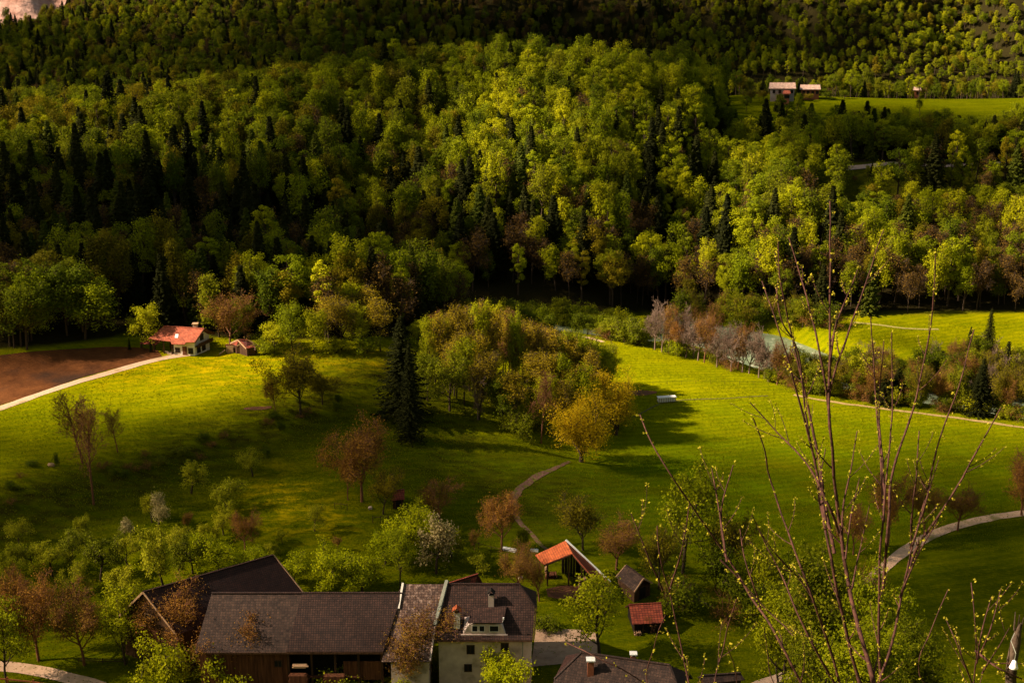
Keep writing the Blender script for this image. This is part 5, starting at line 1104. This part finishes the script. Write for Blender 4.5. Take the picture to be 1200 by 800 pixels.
# belt right of the river
for k in range(130):
    u = 905+340*rc.rand()**.75; near = rc.rand(); vb0 = np.interp(u, [880,950,1060,1200,1300],[445,464,478,496,508]); vb = vb0-2-near*np.interp(u, [900,1000,1060,1120,1300],[8,20,28,36,42])
    h = np.interp(u, [900,980,1060,1110,1200],[38,40,44,52,58])*(.75+.4*rc.rand()); q = rc.rand()
    key, lab, g_ = (('spruce','dark conifer','dark conifers') if q < .10 and u > 1010 else ('midleaf','green leafy tree','green leafy trees') if q < .38 else ('olive','olive half-leafed tree','olive half-leafed trees') if q < .62 else ('bare','bare brown tree','bare brown trees') if q < .82 else ('pinkbare','pale bare tree','pale bare trees') if q < .92 else ('leafy','bright yellow-green tree','bright yellow-green trees'))
    plant_px(key, k % 2, u, vb, vb-h, 26+rc.rand()*16, 'belt_tree', lab+' in the belt between the right field and the far meadow', 'tree', g_+' in the river belt')
for k in range(40):
    u = 925+330*rc.rand(); vb = np.interp(u, [880,950,1060,1200,1300],[445,464,478,496,508])-1-rc.rand()*5
    plant_px(('darkbush','bush','barebush')[k % 3], k % 2, u, vb, vb-14-rc.rand()*12, 20+rc.rand()*16, 'hedge_bush', ('dark green','light green','brown leafless')[k % 3]+' bush lining the far edge of the right field', 'bush', ('dark green','light green','brown')[k % 3]+' bushes at the field edge')
# foot of the slope, left of the river, and at far left
for k in range(54):
    u = 540+230*rc.rand(); vb = np.interp(u, [560,640,690,750],[390,392,396,406])-rc.rand()*14
    plant_px(('darkbush','midleaf','bush')[k % 3], k % 2, u, vb, vb-18-rc.rand()*16, 20+rc.rand()*14, 'scrub_bush', ('dark','tall leafy','light green')[k % 3]+' scrub bush between the copse and the river', 'bush', ('dark','tall leafy','light green')[k % 3]+' scrub bushes by the river')
for k in range(16):
    u = -30+140*rc.rand(); vb = np.interp(u, [-30,60,130],[413,409,400])-rc.rand()*26; key = ('midleaf','leafy','midleaf','olive')[k % 4]
    plant_px(key, k % 2, u, vb, vb-60-rc.rand()*26, 48+rc.rand()*20, 'field_edge_tree', {'midleaf':'dark green tree','leafy':'bright topped tree','olive':'olive tree'}[key]+' in the wood edge behind the ploughed field', 'tree', {'midleaf':'dark green trees','leafy':'bright topped trees','olive':'olive trees'}[key]+' behind the ploughed field')

# ------------------------------------------------------------------ the woods
gx = np.arange(-330, 331, 1.0)
cand = []
S_ = 4.7
rw = np.random.RandomState(99)
for j, y in enumerate(np.arange(278, 560, S_*.87)):
    for x in np.arange(-60-.50*y, 60+.50*y, S_):
        cand.append((x+(j % 2)*S_/2+rw.normal()*1.3, y+rw.normal()*1.2))
cand = np.array(cand); cz = TZ(cand[:,0], cand[:,1]); cu, cv, ct = proj(cand[:,0], cand[:,1], cz)
ok = (cv < np.interp(cu, FU, FV)-2) & (cu > -160) & (cu < 1360) & (pdist(cand[:,0], cand[:,1], RIV) > 12)
X, Y = cand[:,0], cand[:,1]
road_d = pdist(X, Y, rd)
ok &= ~((road_d < 4.2)&(Y > 400)); clr_ = (cu > 955)&(cu < 1240)&(Y > 424)&(Y < 448)&(road_d < 13)
ok &= ~((cu > 1060)&(cu < 1160)&(Y > 394)&(Y < 407))
ok &= ~((cu > 845)&(Y > 484)); ok &= ~((cu > 60)&(cu < 190)&(cv > 372))
clr_ = clr_[ok]; cand = cand[ok]; cz = cz[ok]; cu = cu[ok]; cv = cv[ok]; ct = ct[ok]
def region(u, v, y):
    if u > 840 and y > 445: return 'dark row above the gravel road'
    if u > 880: return 'right slope below the gravel road'
    if u > 560 and v < 170: return 'top of the middle ridge'
    if u > 430: return 'middle ridge above the river'
    if v > 260: return 'shaded hollow behind the plateau'
    return 'upper left slope'
def kind_at(u, v, y, r):
    dark = math.exp(-((u-230)/280)**2-((v-300)/75)**2)*.62 + math.exp(-((u-800)/45)**2-((v-250)/60)**2)*.5 + .08 + .25*math.exp(-((u-560)/70)**2-((v-290)/40)**2)
    brown = .07 + .16*smooth(270, 340, v)*smooth(420, 600, u) + .12*smooth(230, 330, v)
    if u > 960: brown += .08
    if u > 840 and y > 445: dark, brown = .28, .03
    if v < 190 and u < 860: brown *= .5
    q = r.rand()
    if q < dark: return 'con' if r.rand() < .75 else 'con2'
    if q < dark+brown: return 'bare'
    q = r.rand(); fr = .30+.12*smooth(700, 900, u)+.5*math.exp(-((u-760)/260)**2-((v-200)/110)**2)
    return 'fresh' if q < fr else ('mid' if q < fr+.40 else 'olive')
NV = dict(fresh=6, mid=6, olive=6, con=3, con2=2, bare=3)
kinds = [kind_at(u, v, y, rw) for u, v, y in zip(cu, cv, cand[:,1])]
order = np.argsort(ct); counts = {}; rest = []
LAB = dict(fresh='bright yellow-green broadleaf tree', mid='mid green broadleaf tree', olive='dull olive broadleaf tree', con='dark conifer', con2='greyish green conifer', bare='brown leafless tree')
def proto(k, i): return FT[k, i % NV[k]]
for n in order:
    k = kinds[n]; i = rw.randint(0, 20); p = proto(k, i); sc = (.72+.5*rw.rand())*(1.0 if k not in ('con','con2') else 1.0); w = sc*(.9+.25*rw.rand())*(1.0 if k in ('fresh','mid','olive') else 1)
    if cand[n,1] > 445 and cu[n] > 840 and not clr_[n]: sc *= .72
    if clr_[n]: sc *= .26; w *= .34
    if cu[n] > 950 and 396 < cand[n,1] < 424 and not clr_[n]: sc *= .56; w *= .8
    fam = 'broad' if k in ('fresh','mid','olive') else k[:3]
    counts[fam] = counts.get(fam, 0)+1
    rot = rw.rand()*6.28; loc = (cand[n,0], cand[n,1], cz[n]-.2)
    if counts[fam] <= 290 and -60 < cu[n] < 1260:
        nm = {'broad':'broadleaf_tree','con':'conifer','bar':'bare_tree'}[fam]
        o = bpy.data.objects.new(nm, p['mesh']); COL.objects.link(o); o.location = loc; o.scale = (w, w, sc); o.rotation_euler = (0,0,rot)
        rg = region(cu[n], cv[n], cand[n,1]); tag(o, LAB[k]+' in the wood on the '+rg, 'conifer' if fam == 'con' else 'tree', LAB[k]+'s, '+rg)
    else: rest.append((loc, (w, w, sc), rot, k, i % NV[k]))
# second hill and mountain woods
r2 = np.random.RandomState(17)
for j, y in enumerate(np.arange(565, 850, 4.6)):
    for x in np.arange(-.40*y-20, .40*y+20, 5.6):
        xx = x+r2.normal()*1.6; yy = y+r2.normal()*1.5; z = float(TZ(xx, yy)); u, v, t = proj(xx, yy, z)
        if u > 850 and yy < 650: 
            if r2.rand() > (.03 if yy < 632 else .6): continue
        if v > 215 or v < -60: continue
        if u > 850 and yy > 690: continue
        if abs(u-920) < 50 and 580 < yy < 618: continue
        q = r2.rand(); k = 'con' if q < .14 else ('bare' if q < .22 else ('mid' if q < .75 else ('fresh' if q < .85 else 'olive')))
        s = .42+.28*r2.rand()+(.15 if r2.rand() < .06 else 0); rest.append(((xx, yy, z-.2), (s*1.15, s*1.15, s), r2.rand()*6.28, k, r2.randint(0, NV[k])))
for j, y in enumerate(np.arange(838, 960, 3.0)):
    for x in np.arange(-.40*y-20, .40*y+20, 4.8):
        xx = x+r2.normal()*2; yy = y+r2.normal()*1.2; z = float(TZ(xx, yy)); u, v, t = proj(xx, yy, z)
        if v < -45 or v > 130: continue
        if u < 84 and v < 42 and v < np.interp(u, [-60,0,40,74,90],[40,34,27,14,-20])+3: continue
        den = .5+.5*float(vnoise(xx, yy*.6, 24)); 
        if r2.rand() > .62+.5*den: continue
        green = u > 780+30*float(vnoise(xx, yy, 20)) 
        q = r2.rand(); k = ('fresh' if q < .45 else 'mid' if q < .8 else 'olive') if (green and q < .8) else ('con' if q < .25 else 'bare' if q < .58 else 'mid' if q < .85 else 'olive')
        s = .34+.28*r2.rand(); rest.append(((xx, yy, z-.2), (s*1.2, s*1.2, s), r2.rand()*6.28, k, r2.randint(0, NV[k])))
names = sorted('%s_%02d' % k for k in FT); idx_of = {n: i for i, n in enumerate(names)}
pc = bpy.data.collections.new('tree_kinds')
for k, d in FT.items():
    o = bpy.data.objects.new('kind_%03d_%s' % (idx_of['%s_%02d' % k], k[0]), d['mesh']); pc.objects.link(o)
def scatter(name, items, label):
    n = len(items); me = bpy.data.meshes.new(name); me.vertices.add(n); me.vertices.foreach_set('co', np.array([i[0] for i in items], np.float32).ravel())
    for an, ty, dat in (('scl','FLOAT_VECTOR',[i[1] for i in items]),('rot','FLOAT_VECTOR',[(0,0,i[2]) for i in items])):
        a = me.attributes.new(an, ty, 'POINT'); a.data.foreach_set('vector', np.array(dat, np.float32).ravel())
    a = me.attributes.new('idx', 'INT', 'POINT'); a.data.foreach_set('value', np.array([idx_of['%s_%02d' % (i[3], i[4])] for i in items], np.int32))
    me.update(); o = bpy.data.objects.new(name, me); COL.objects.link(o); tag(o, label, None, None, 'stuff')
    ng = bpy.data.node_groups.new('scatter', 'GeometryNodeTree'); ng.interface.new_socket(name='Geometry', in_out='INPUT', socket_type='NodeSocketGeometry'); ng.interface.new_socket(name='Geometry', in_out='OUTPUT', socket_type='NodeSocketGeometry')
    N = ng.nodes; L = ng.links; gi = N.new('NodeGroupInput'); go = N.new('NodeGroupOutput'); ci = N.new('GeometryNodeCollectionInfo'); ci.inputs['Collection'].default_value = pc
    ci.inputs['Separate Children'].default_value = True; ci.inputs['Reset Children'].default_value = True
    ip = N.new('GeometryNodeInstanceOnPoints'); ip.inputs['Pick Instance'].default_value = True
    def na(nm, ty): a_ = N.new('GeometryNodeInputNamedAttribute'); a_.data_type = ty; a_.inputs['Name'].default_value = nm; return a_.outputs['Attribute']
    L.new(gi.outputs[0], ip.inputs['Points']); L.new(ci.outputs[0], ip.inputs['Instance']); L.new(na('idx','INT'), ip.inputs['Instance Index']); L.new(na('rot','FLOAT_VECTOR'), ip.inputs['Rotation']); L.new(na('scl','FLOAT_VECTOR'), ip.inputs['Scale']); L.new(ip.outputs[0], go.inputs[0])
    md = o.modifiers.new('scatter', 'NODES'); md.node_group = ng; return o
scatter('forest', rest, 'mass of treetops on the ridges and far mountain')
print('FOREST', counts, len(rest))

# ------------------------------------------------------------------ grass tufts, stuff
def tufts(name, n, dom, m, size, label, seed=1, dens=None):
    g = np.random.RandomState(seed); x = dom[0]+(dom[1]-dom[0])*g.rand(n); y = dom[2]+(dom[3]-dom[2])*g.rand(n); z = TZ(x, y); u, v, t = proj(x, y, z)
    k = (u > -80)&(u < 1280)&(v < 830)&~((u < 236)&(v < np.interp(u, [-80,0,60,120,165,236], [508,482,464,444,430,418])))&(v > np.interp(u, FU, FV)+4)&(pdist(x, y, RIV) > 16)
    if dens is not None: k &= g.rand(n) < dens(x, y, u, v)
    x, y, z = x[k], y[k], z[k]; n = len(x); V = []; B = 4
    cx = np.repeat(x, B)+g.normal(size=n*B)*size*.3; cy = np.repeat(y, B)+g.normal(size=n*B)*size*.3; cz_ = np.repeat(z, B)
    a = g.rand(n*B)*6.28; h = size*(.5+g.rand(n*B)); w = size*.35; dx, dy = np.cos(a)*w, np.sin(a)*w
    V = np.stack([np.stack([cx-dx, cy-dy, cz_-.03],-1), np.stack([cx+dx, cy+dy, cz_-.03],-1), np.stack([cx+dx*.6+dy*.4, cy+dy*.6, cz_+h],-1), np.stack([cx-dx*.7, cy-dy*.7+dx*.3, cz_+h*.8],-1)], 1).reshape(-1,3)
    o = mesh_obj(name, V, np.arange(len(V)).reshape(-1,4), m); tag(o, label, None, None, 'stuff')
tm = leafmat('tuft', (.12,.15,.002), (.26,.26,.003), .45, 1)
tm2 = leafmat('tuft_dry', (.13,.13,.004), (.24,.19,.010), .5, 1)
tufts('field_tufts', 150000, (-130,130,215,345), leafmat('tuft_field', (.14,.17,.001), (.30,.29,.002), .5, 1), .12, 'short grass tufts and weeds over the fields', 6, lambda x, y, u, v: .35+.65*(vnoise(x, y, 7) > 0))
tufts('grass', 60000, (-120,120,160,300), tm, .13, 'taller grass tufts over the orchard and banks', 3, lambda x, y, u, v: np.clip((v-555)/60, .0, 1)*(u < 660)+.8*(np.exp(-(pdist(x, y, SPUR)/20)**2)) + 1.0*(v > 700)*(u > 760)*(u < 960))
tufts('rough_grass', 22000, (-130,60,190,270), tm2, .13, 'rough tussocky grass on the shaded bank', 4, lambda x, y, u, v: np.exp(-(pdist(x, y, BANK)/6)**2)*(vnoise(x, y, 4) > -.1))

# ------------------------------------------------------------------ foreground saplings
STEMS = [ # (points in the photo, thickness px at base, tip, depth m)
 ([(973,235),(972,350),(971,475),(976,520),(980,579),(991,659),(1004,725),(1024,800),(1045,880)], 13, 2.2, 11.0),
 ([(909,337),(916,375),(936,413),(946,490),(960,560),(969,623),(980,674),(995,740),(1009,800),(1032,880)], 10, 2.0, 11.3),
 ([(884,490),(897,528),(905,565),(921,615),(940,667),(951,696),(969,747),(985,800),(1012,880)], 9, 2.0, 10.6),
 ([(750,486),(764,520),(786,559),(808,593),(848,648),(881,700),(907,736),(943,800),(990,880)], 9, 2.0, 10.2),
 ([(1045,388),(1044,470),(1042,520),(1036,600),(1031,667),(1031,800),(1034,880)], 8, 1.8, 11.7),
 ([(1142,386),(1123,452),(1099,520),(1068,641),(1053,703),(1041,760),(1026,810),(1030,880)], 8, 1.8, 11.2),
 ([(1096,298),(1091,386),(1070,475),(1045,551),(1039,610),(1034,690)], 5, 1.8, 11.6),
 ([(1173,478),(1127,559),(1098,608),(1072,645),(1058,690)], 5, 1.8, 11.25),
 ([(1035,268),(1012,340),(992,400),(974,460),(973,500)], 4.5, 1.6, 11.0),
 ([(1006,317),(990,360),(978,400),(972,450)], 4, 1.6, 11.05),
 ([(912,283),(918,340),(932,406),(955,505),(968,590),(977,650)], 6, 1.8, 11.4),
 ([(924,279),(938,320),(949,356),(966,440),(972,490)], 4.5, 1.6, 10.95),
 ([(893,329),(905,365),(925,430),(944,500),(958,560),(966,610)], 5, 1.6, 11.2),
 ([(880,471),(909,505),(947,544),(970,590),(983,625)], 4.5, 1.6, 10.9),
 ([(1020,371),(1026,460),(1034,559),(1036,610)], 4.5, 1.6, 11.75),
 ([(1036,400),(1030,470),(1033,540),(1036,580)], 4, 1.6, 11.8),
 ([(1005,505),(998,545),(988,590),(986,630)], 3.6, 1.5, 11.0),
 ([(968,525),(960,575),(966,610)], 3.6, 1.5, 11.35),
 ([(860,545),(846,600),(850,650)], 3.6, 1.5, 10.3), ([(835,549),(843,600),(852,655)], 3.6, 1.5, 10.15),
 ([(888,619),(905,645),(935,675),(955,702)], 3.6, 1.5, 10.5), ([(881,604),(898,640),(918,678),(934,715),(958,760),(985,810)], 4.5, 1.5, 10.8),
 ([(866,620),(872,655),(884,690),(892,715)], 3.2, 1.4, 10.25),
 ([(1077,505),(1072,560),(1066,610),(1067,645)], 4.5, 1.6, 11.3), ([(1100,540),(1085,585),(1068,640)], 3.2, 1.4, 11.1),
 ([(1008,560),(1000,600),(992,655)], 3.2, 1.4, 11.1), ([(1020,590),(1008,640),(998,690)], 3.2, 1.4, 10.9),
 ([(1100,605),(1075,650),(1055,700)], 3.2, 1.4, 11.2),
]
STEMS2 = [
 ([(770,616),(774,650),(790,710),(808,800),(820,880)], 6, 1.8, 9.6), ([(863,700),(850,745),(837,800),(835,880)], 5, 1.6, 9.8),
 ([(740,600),(760,650),(776,690)], 3.6, 1.4, 9.6), ([(808,590),(800,640),(786,690)], 3.4, 1.4, 9.6), ([(845,655),(905,720),(930,745)][::-1], 3, 1.4, 9.8),
 ([(780,720),(765,760),(758,805),(800,870)], 3.4, 1.4, 9.7), ([(853,757),(862,800),(850,870)], 3, 1.4, 9.8), ([(664,752),(700,770),(740,790),(790,830),(820,870)], 4, 1.6, 9.4),
 ([(896,735),(900,780),(905,880)], 3, 1.4, 9.8)]
STEMS3 = [
 ([(1138,681),(1142,720),(1145,760),(1141,800),(1142,880)], 6, 1.8, 10.4), ([(1110,690),(1090,740),(1078,790),(1120,870)], 3.4, 1.4, 10.3),
 ([(1172,690),(1160,735),(1146,770)], 3.2, 1.4, 10.4), ([(1145,762),(1170,782),(1204,799)][::-1], 4, 1.8, 10.4),
 ([(1163,700),(1150,740),(1143,775)], 3, 1.4, 10.35), ([(1110,725),(1125,760),(1140,800)], 3, 1.4, 10.4), ([(1185,735),(1170,760),(1150,790)], 2.6, 1.2, 10.5)]
def sapling(stems, label, seed):
    g = np.random.RandomState(seed); p0 = Pt(*stems[0][0][-1], stems[0][3]); base = V3(p0[0], p0[1], float(TZ(p0[0], p0[1])))
    root = empty('sapling', base, label, 'sapling')
    for pts, wb_, wt, dep in stems:
        TW = []
        P = [Pt(u, v, dep + .35*math.sin(i*1.3+dep*7)*.5) for i, (u, v) in enumerate(pts)]
        if pts[-1][1] >= 860:
            q = P[-1]; P.append(V3(base[0]*.6+q[0]*.4, base[1]+.1*g.normal(), base[2]-.15))
        S = spline(P, .05); n = len(S); s = np.linspace(0, 1, n); kn = np.cumsum(g.normal(size=(n//3+3,3)), 0); kn -= np.linspace(0,1,len(kn))[:,None]*kn[-1]
        S = S + np.stack([np.interp(np.arange(n)/3, np.arange(len(kn)), kn[:,c]) for c in range(3)], -1)*.0045
        rr = (wt+(wb_-wt)*s**1.2)*dep/F/2*.76; knots = np.clip(np.sin(np.arange(n)*1.05), 0, 1)**6*.25; rr = rr*(1+knots)
        m = MB(); m.tube(S-0, rr, 7); st = m.build('stem', M['twig'], root, smooth_=True)
        for q in range(int(2+wb_*.7)):
            if wb_ < 4.5 and q > 1: break
            f0 = g.uniform(.12, .8); k0 = int(f0*n); T0 = unit(S[max(k0-3,0)]-S[k0]+1e-6); sd = unit(np.cross(T0, g.normal(size=3))*V3(1,.6,.6)); ln = g.uniform(.10,.34)
            Q = np.array([S[k0]+T0*ln*t_*.85+sd*ln*t_*(.75-.25*t_) for t_ in np.linspace(0,1,7)]); tw = MB(); tw.tube(Q, np.linspace(rr[k0]*.55, .0018, 7), 5); tw.build('twig', M['twig'], st, smooth_=True); TW.append(Q)
        # buds with small opening leaves, alternate along the stem
        BC, BN = [], []
        L_ = np.concatenate([[0], np.cumsum(np.linalg.norm(np.diff(S, axis=0), axis=1))]); d = .01; side = 1
        while d < L_[-1]*(.80 if wb_ > 5 else .95):
            p = np.array([np.interp(d, L_, S[:,k]) for k in range(3)]); k = min(int(np.searchsorted(L_, d)), n-2); T = unit(S[k]-S[k+1]+1e-6)
            o_ = unit(np.cross(T, g.normal(size=3))); r_ = np.interp(d, L_, rr)
            big = g.rand() < .55
            for q in range(g.randint(4, 8) if big else 2):
                c = p+o_*(r_+.006+.016*g.rand()*(1.3 if big else .5))+T*(.012+.02*g.rand())+g.normal(size=3)*.004; BC.append(c); BN.append(unit(g.normal(size=3)+o_*.3))
            d += .045+.07*g.rand(); 
        for Q in TW:
            for t_ in (2,3,4,5,6,6):
                for _ in range(g.randint(2,6)): BC.append(Q[t_]+g.normal(size=3)*.008); BN.append(unit(g.normal(size=3)))
        v, f = leaves(np.array(BC), np.array(BN), .0165, g, .6); o = mesh_obj('leaves', v-base, f, M['bud'], st)
sapling(STEMS, 'large bare sapling with many upright stems filling the right foreground', 1)
sapling(STEMS2, 'smaller bare shoots left of the large sapling at the bottom', 2)
sapling(STEMS3, 'thin forked shoots in the bottom right corner by the post', 3)
def near_post():
    p = Pt(1192, 740, 10.2); z0 = float(TZ(p[0], p[1])); root = empty('wooden_post', (p[0], p[1], z0), 'rough dark wooden post at the bottom right edge', 'post')
    top = Pt(1195, 728, 10.2)[2]; n = 26; z = np.linspace(z0-.1, top, n); P = np.stack([p[0]+.012*np.sin(z*9), np.full(n, p[1]), z], -1); m = MB(); rr = .032+.006*rs.rand(n); rr[-1] = .012; m.tube(P, rr, 9); m.build('shaft', M['bark'], root, smooth_=True)
    m = MB(); a = Pt(1190, 745, 10.15)
    for k in range(3): m.tube([V3(p[0]+.02-.02*k, p[1], top-.05), V3(p[0]+.03-.03*k, p[1]-.01, top+.05+.02*k)], [.008,.003], 5)
    m.build('splinter', M['bark'], root)
    w = empty('hanging_bell', tuple(Pt(1188, 781, 10.1)), 'small white bell-shaped thing hanging by a wire from the post', 'bell')
    c = Pt(1188, 781, 10.1); prof = [(.001,.050),(.012,.046),(.018,.030),(.024,.010),(.030,-.006),(.022,-.010),(.001,-.008)]
    V = []; Fc = []; K = 14
    for r_, z_ in prof:
        for j in range(K): V.append((r_*math.cos(j*6.2832/K), r_*math.sin(j*6.2832/K), z_))
    for i in range(len(prof)-1):
        for j in range(K): Fc.append((i*K+j, i*K+(j+1)%K, (i+1)*K+(j+1)%K, (i+1)*K+j))
    mesh_obj('body', V, Fc, M['white'], w, smooth_=True)
    m = MB(); tp = Pt(1189, 744, 10.15); m.tube([c+V3(0,0,.05), c+V3(.004,0,.10), tp+V3(-.02,0,-.04), tp+V3(.01,.03,0)], [.002]*4, 5); m.build('wire', M['trim_green'], w)
near_post()
# leafy shrubs on the slope below the viewpoint
def slope_plant(key, i, u, vt, y, w, name, label, hmin=3):
    p = Py(u, vt, y); zb = float(TZ(p[0], y)); t = y*CT-(p[2]-CZ)*ST; plant(key, i, (p[0], y, zb), max(hmin, p[2]-zb), w*t/F, name, label, 'shrub' if 'shrub' in name else 'tree')
PR['near', 0] = make_tree('near', 401, 14, 8, dict(LEAFY, n=(16,6,6)), M['l_fresh'], M['bark'], 15000, .20, .36)
PR['near', 1] = make_tree('near', 402, 14, 8, dict(LEAFY, n=(16,6,6)), M['l_mid'], M['bark'], 15000, .22, .40)
slope_plant('near', 0, 1045, 652, 92, 120, 'broadleaf_tree', 'lime leaved treetop right behind the large foreground sapling')
slope_plant('near', 1, 985, 640, 104, 120, 'broadleaf_tree', 'leafy green treetop centred behind the large foreground sapling')
slope_plant('near', 0, 925, 668, 112, 110, 'broadleaf_tree', 'leafy treetop left behind the large foreground sapling')
slope_plant('near', 1, 1085, 730, 84, 90, 'broadleaf_tree', 'low leafy treetop at the bottom right of the sapling')
slope_plant('near', 0, 1000, 720, 80, 130, 'broadleaf_tree', 'yellow-green treetop at the bottom behind the sapling stems')
slope_plant('bare', 0, 1020, 640, 118, 60, 'bare_tree', 'dark twiggy treetop next to the end of the pale track')

# ------------------------------------------------------------------ unseen cloudlets, added and sized to shade chosen parts of the valley
BL = [ # (u, v, ru, rv, strength)  areas the added cloudlets are meant to darken
 (170,310,340,80,1.0),(430,310,170,58,1.0),(60,240,180,45,.7),(620,340,200,34,.65),(350,235,130,34,.65),(490,160,120,40,.35),
 (60,60,420,56,.80),(420,70,140,60,.85),(600,25,320,44,.97),(790,35,190,48,.95),(960,30,80,40,.8),(200,150,260,40,.50),(590,95,190,34,.35),(560,290,110,44,.5),(20,518,230,34,.60),(20,428,190,24,.6),(40,396,140,14,.9),(250,540,220,22,.5),(950,565,330,50,.28),(330,120,120,30,.4),(500,215,70,40,.45),
 (1040,165,200,42,.92),(960,124,230,28,.88),(840,90,60,30,.7),(800,255,42,75,.85),(1140,245,120,45,.6),(760,365,160,18,.6),(1100,330,200,40,.35),
 (440,500,80,30,.70),(550,520,50,30,.4),(400,560,80,40,.3),(1110,440,120,36,.6),(1080,395,160,22,.5),
 (1170,700,190,90,.72),(100,490,230,26,.35),(1150,560,140,60,.35),(520,570,120,45,.45),(110,600,230,20,.25)]
def shade(u, v):
    k = 1-np.interp(v, [395,450,490,530,570,610,660,900], [0,.02,.20,.45,.58,.62,.62,.55])
    for cu_, cv_, ru, rv, s in BL: 
        d = ((u-cu_)/ru)**2+((v-cv_)/rv)**2; k = k*(1-s*np.exp(-d**1.5*.9))
    out = (u < -160)|(u > 1360); k = np.where(out, .6, k); return 1-k
def shade_clouds():
    g = np.random.RandomState(12); cell = 5.2; az = V3(-SX, -SY, 0); pz = V3(-az[1], az[0], 0); el = cell/math.sin(SUN_EL); P = []
    for i in np.arange(-700, 700, el):
        for j in np.arange(-20, 1100, cell):
            q = V3(0, 0, 0)+az*(i+g.uniform(-.3,.3)*el)+pz*(j+g.uniform(-.3,.3)*cell); P.append(q)
    P = np.array(P); P = P[(P[:,1] > 50)&(P[:,1] < 1000)]; P[:,2] = TZ(P[:,0], P[:,1])+1+7*smooth(288, 300, P[:,1])*((P[:,1] > 340)|(P[:,0] < -5))
    u, v, t = proj(P[:,0], P[:,1], P[:,2]); k = (u > -400)&(u < 1500)&(v > -80)&(v < 2500); P = P[k]; D = shade(u[k], v[k]) + .10*vnoise(P[:,0], P[:,1], 26); D = 1-(1-np.clip(D, 0, 1))*(1-.93*np.exp(-(pdist(P[:,0], P[:,1], BANK)/9.5)**4)); k = D > .05; P = P[k]; D = D[k]
    D = np.clip(D, 0, .985); r = cell*np.sqrt((D+.75*(-np.log(1-D)-D))/math.pi); C = P + SUN*(820+g.uniform(-25, 25, len(P)))[:, None]
    ph = (1+5**.5)/2; iv = np.array([(-1,ph,0),(1,ph,0),(-1,-ph,0),(1,-ph,0),(0,-1,ph),(0,1,ph),(0,-1,-ph),(0,1,-ph),(ph,0,-1),(ph,0,1),(-ph,0,-1),(-ph,0,1)])/math.hypot(1, ph)
    fi = np.array([(0,11,5),(0,5,1),(0,1,7),(0,7,10),(0,10,11),(1,5,9),(5,11,4),(11,10,2),(10,7,6),(7,1,8),(3,9,4),(3,4,2),(3,2,6),(3,6,8),(3,8,9),(4,9,5),(2,4,11),(6,2,10),(8,6,7),(9,8,1)])
    n = len(C); V = (C[:, None]+iv[None]*(r*1.06)[:, None, None]*(1+.15*g.normal(size=(n,12,1)))).reshape(-1,3); Fc = (np.arange(n)[:, None, None]*12+fi[None]).reshape(-1,3)
    o = mesh_obj('shade_clouds', V, Fc, M['shade_cloud'], smooth_=True); tag(o, 'unseen white cloudlets added high over the valley to cast shade', None, None, 'stuff'); print('PUFFS', n)
shade_clouds()
